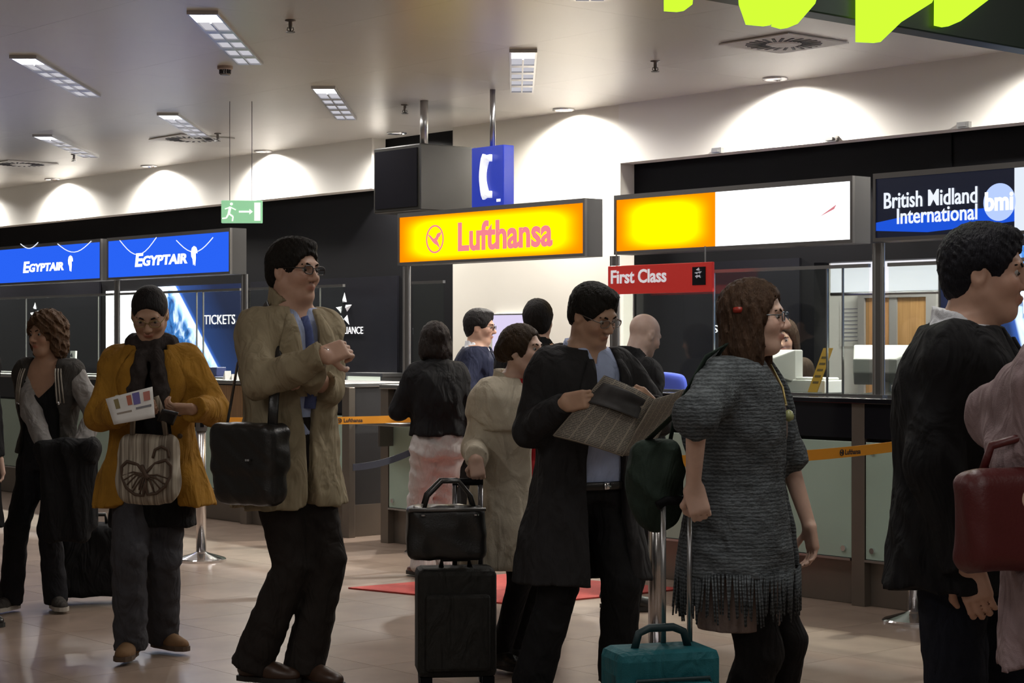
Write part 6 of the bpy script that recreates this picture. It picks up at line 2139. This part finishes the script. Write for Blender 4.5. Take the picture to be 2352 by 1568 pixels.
p.garment('cardigan', KN, .040, .70, (.255, .20), sleeve=(.078, .074, .072), sleeve_len=.60, rip=.005, seed=1, kx=20, kz=12,
          opening=([.62, .95, 1.2, .84 * H_], [.05, .045, .05, .065], .03), collar=(.035, .012))
p.loft(.040, .70, (.255, .20), .838 * H_)
zz, aa, bb, cx_, cy_, yw_, n_ = p._tab
fr_ = MB(); rng = random.Random(3); loc_ = np.array(p.root.location)
for k_ in range(150):
    t = 2 * math.pi * k_ / 150
    ct, st = math.cos(t), math.sin(t)
    u = .25 * np.sign(ct) * abs(ct) ** (2 / 2.4); v = .195 * np.sign(st) * abs(st) ** (2 / 2.4)
    a0 = V(cx_[5] + u * math.cos(p.phi) + v * math.sin(p.phi), cy_[5] + u * math.sin(p.phi) - v * math.cos(p.phi), .715) - loc_
    L_ = .12 + .05 * rng.random(); jx, jy = rng.uniform(-.012, .012), rng.uniform(-.012, .012)
    fr_.tube([a0, a0 + V(jx * .5, jy * .5, -L_ * .5), a0 + V(jx, jy, -L_)], [.0045, .004, .003], 5)
o = fr_.build('fringe', KN, p.root, smooth=True); tag(o, kind='stuff')
pts = [p.surf(u, z * H_, out=-.015) for u, z in ((-.05, .835), (-.035, .79), (-.005, .755), (.03, .755), (.055, .79), (.07, .835))]
p.strip('necklace', pts, mat('beads_gold', (.35, .27, .10), .35, .6), .004)
q = p.surf(.012, .735 * H_, out=-.008)
MB().lathe([(.001, -.02), (.016, -.012), (.018, 0), (.012, .014), (.001, .02)], 14).build('pendant', mat('pendant_green', (.30, .32, .14), .35), p.root, loc=q - loc_, smooth=True)
p.shoes(LEATH)
# dark green shoulder bag behind her
bc = T(1506, 1105, .08)
Fd = Field(bc - V(.22, .2, .24), bc + V(.22, .2, .24), .010)
Fd.add(ell(bc + V(0, 0, -.03), V(.095, .08, .14))).add(rbox(bc + V(0, 0, .06), V(.075, .06, .07), .03), .05).ripple(.007, 22, 14, 2)
GR = cloth('canvas_green', (.018, .030, .022), .8)
gb = thing_field('shoulder_bag', 'dark green canvas shoulder bag behind the knitted cardigan', 'bag', Fd, GR, (bc[0], bc[1], bc[2] - .17), ('bag_body',))
lo_ = np.array(gb.location)
shp = p.sh[1] + V(0, 0, .10)
MB().tube([q - lo_ for q in (bc + V(-.04, 0, .12), bc * .5 + shp * .5 + V(-.06, -.08, .0), shp + V(-.06, -.03, -.03), shp + V(.01, .03, .012), p.surf(-.12, .74 * H_, False, .02), bc * .5 + p.surf(-.10, 1.10, False, .03) * .5, bc + V(.06, .04, .10))], .016, 8, flat=(1, .25)).build('strap', GR, gb, smooth=True)

# teal trolley suitcase
dp = F / 700
o0 = V((1516 - CX) / F * (dp - .28), dp - .28, 0)
t = empty('trolley_suitcase', Vector(o0), .30, 'teal trolley suitcase pulled by the cardigan wearer', 'suitcase')
TE = cloth('suitcase_teal', (0.012, 0.105, 0.125), .6, .12, 20, .25, 300)
DT = mat('teal_trim', (.008, .03, .035), .5)
MB().box(-.17, .17, -.10, .10, .045, .495).build('case', TE, t, bevel=.03)
MB().box(-.135, .135, -.128, -.095, .07, .40).build('front_pocket', TE, t, bevel=.022)
MB().tube([(-.135, -.112, .36), (-.12, -.112, .41), (.12, -.112, .41), (.135, -.112, .36)], .006, 8).build('zip', DT, t, smooth=True)
MB().tube([(-.09, -.01, .49), (-.075, -.01, .54), (-.04, -.01, .555), (.04, -.01, .555), (.075, -.01, .54), (.09, -.01, .49)], .013, 8).build('carry_handle', DT, t, smooth=True)
for q in (.035, .125):
    MB().tube([(q, .06, .48), (q, .06, .93)], .009, 10).build('telescopic_rod', mat('rod_silver', (.42, .42, .42), .3, .9), t, smooth=True)
MB().tube([(.015, .06, .93), (.045, .06, .945), (.11, .06, .945), (.145, .06, .93)], .015, 10).build('grip', M_BLACK, t, smooth=True)
for q in (-.13, .13):
    MB().tube([(q - .018, .07, .038), (q + .018, .07, .038)], .038, 16).build('wheel', M_BLACK, t)
    MB().box(q - .025, q + .025, -.09, -.05, 0, .048).build('foot', M_BLACK, t)
MB().box(-.17, -.165, -.06, .06, .12, .42).build('side_trim', M_ALU, t)
MB().box(-.05, .05, -.134, -.128, .20, .26).build('logo_patch', M_BLACK, t)

# ---------------------------------------------------------------- bald man behind the counter
p = Person('person with bald head and black jacket bending over the counter by the blue chair', 1425, 425, 1.60, 125, 'm', lean=(.14, .0), head=(0, 24, 0), head_off=(.03, 0), skin=(.50, .36, .30), fine=1.5)
T = p.T
p.body(); p.face((.2, .15, .1), brow=False); p.trousers(BLK)
p.garment('black_jacket', BLK, .040, .75, (.20, .15), sleeve=(.080, .068, .056), rip=.004, collar=(.075, .012)); p.shoes(LEATH)

# ---------------------------------------------------------------- clerk with brown hair
p = Person('clerk person with brown hair behind the glass screen beside the leaning yellow card', 1806, 342, 1.59, -40, 'f', head=(20, 15, 0), skin=SK1, fine=1.5)
p.body(); p.face((.03, .02, .012)); p.hair('long', (.030, .015, .008), 4)
p.trousers(NAVY); p.garment('dark_blouse', cloth('blouse_brown', (.035, .022, .014)), .026, .78, None, rip=.003); p.shoes(LEATH)

# ---------------------------------------------------------------- black overcoat at the right
p = Person('person in long black overcoat with white collar walking past the ticket counter', 2196, 850, 1.76, 70, 'm', lean=(.03, .0), head=(0, 4, 0), head_off=(.03, 0), skin=SK1, fat=1.08)
T = p.T; H_ = p.H
redo_feet(p, (p.loc + p.f * .22 + p.l * .08 + V(0, 0, .09), p.loc - p.f * .18 - p.l * .08 + V(0, 0, .10)))
p.body(); p.face((.012, .01, .008)); p.hair('short', (.008, .008, .012), 3)
p.garment('shirt', WHITES, .014, .60 * H_, zhi=.85 * H_, sleeve_len=0, rip=0, collar=(.055, .011), opening=([.80 * H_, .86 * H_], [0, .03]))
p.trousers(cloth('jeans_dark', (.010, .012, .020)), (.095, .078, .085), rip=.004)
p.garment('overcoat', BLK, .044, .80, (.25, .20), sleeve=(.086, .074, .064), rip=.006, seed=1, opening=([1.1, .74 * H_, .86 * H_], [.0, .04, .06]), collar=(.04, .012),
          lapel=([1.15, .74 * H_, .83 * H_], [.01, .045, .06], .08, BLK))
p.shoes(LEATH)
# ---------------------------------------------------------------- pink jacket and red handbag at the right edge
p = Person('person in pale pink jacket carrying a red handbag beside the black overcoat', 2478, 1010, 1.72, 60, 'f', skin=SK3, fat=1.08)
T = p.T; H_ = p.H
redo_hands(p, (None, T(2350, 1085, .10)), poles=(None, V(-.3, .7, -.6)), curl=(.5, 1.1))
p.body(); p.face((.05, .03, .02)); p.hair('bob', (.10, .06, .03), 2)
p.trousers(NAVY)
p.garment('pink_jacket', cloth('jacket_pink', (.26, .19, .195), .85), .040, .72, (.22, .17), sleeve=(.078, .068, .056), rip=.006, seed=2, collar=(.05, .012))
p.shoes(LEATH)
bc = T(2318, 1195, .12)
Fd = Field(bc - V(.2, .16, .2), bc + V(.2, .16, .2), .010)
Fd.add(rbox(bc, V(.125, .055, .115), .04, np.stack([nrm(V(.9, .3, 0)), nrm(V(-.3, .9, 0)), V(0, 0, 1)], 1))).ripple(.005, 22, 14, 1)
rb = thing_field('handbag', 'deep red leather handbag hanging beside the black overcoat', 'bag', Fd, mat('leather_red', (.075, .006, .006), .45, bump=.1, bscale=120), (bc[0], bc[1], bc[2] - .115), ('bag_body',))
MB().tube([(-.06, 0, .22), (-.04, .0, .28), (.03, .0, .30), (.08, 0, .28), (.09, 0, .21)], .010, 8).build('handle', MATS['leather_red'], rb, smooth=True)
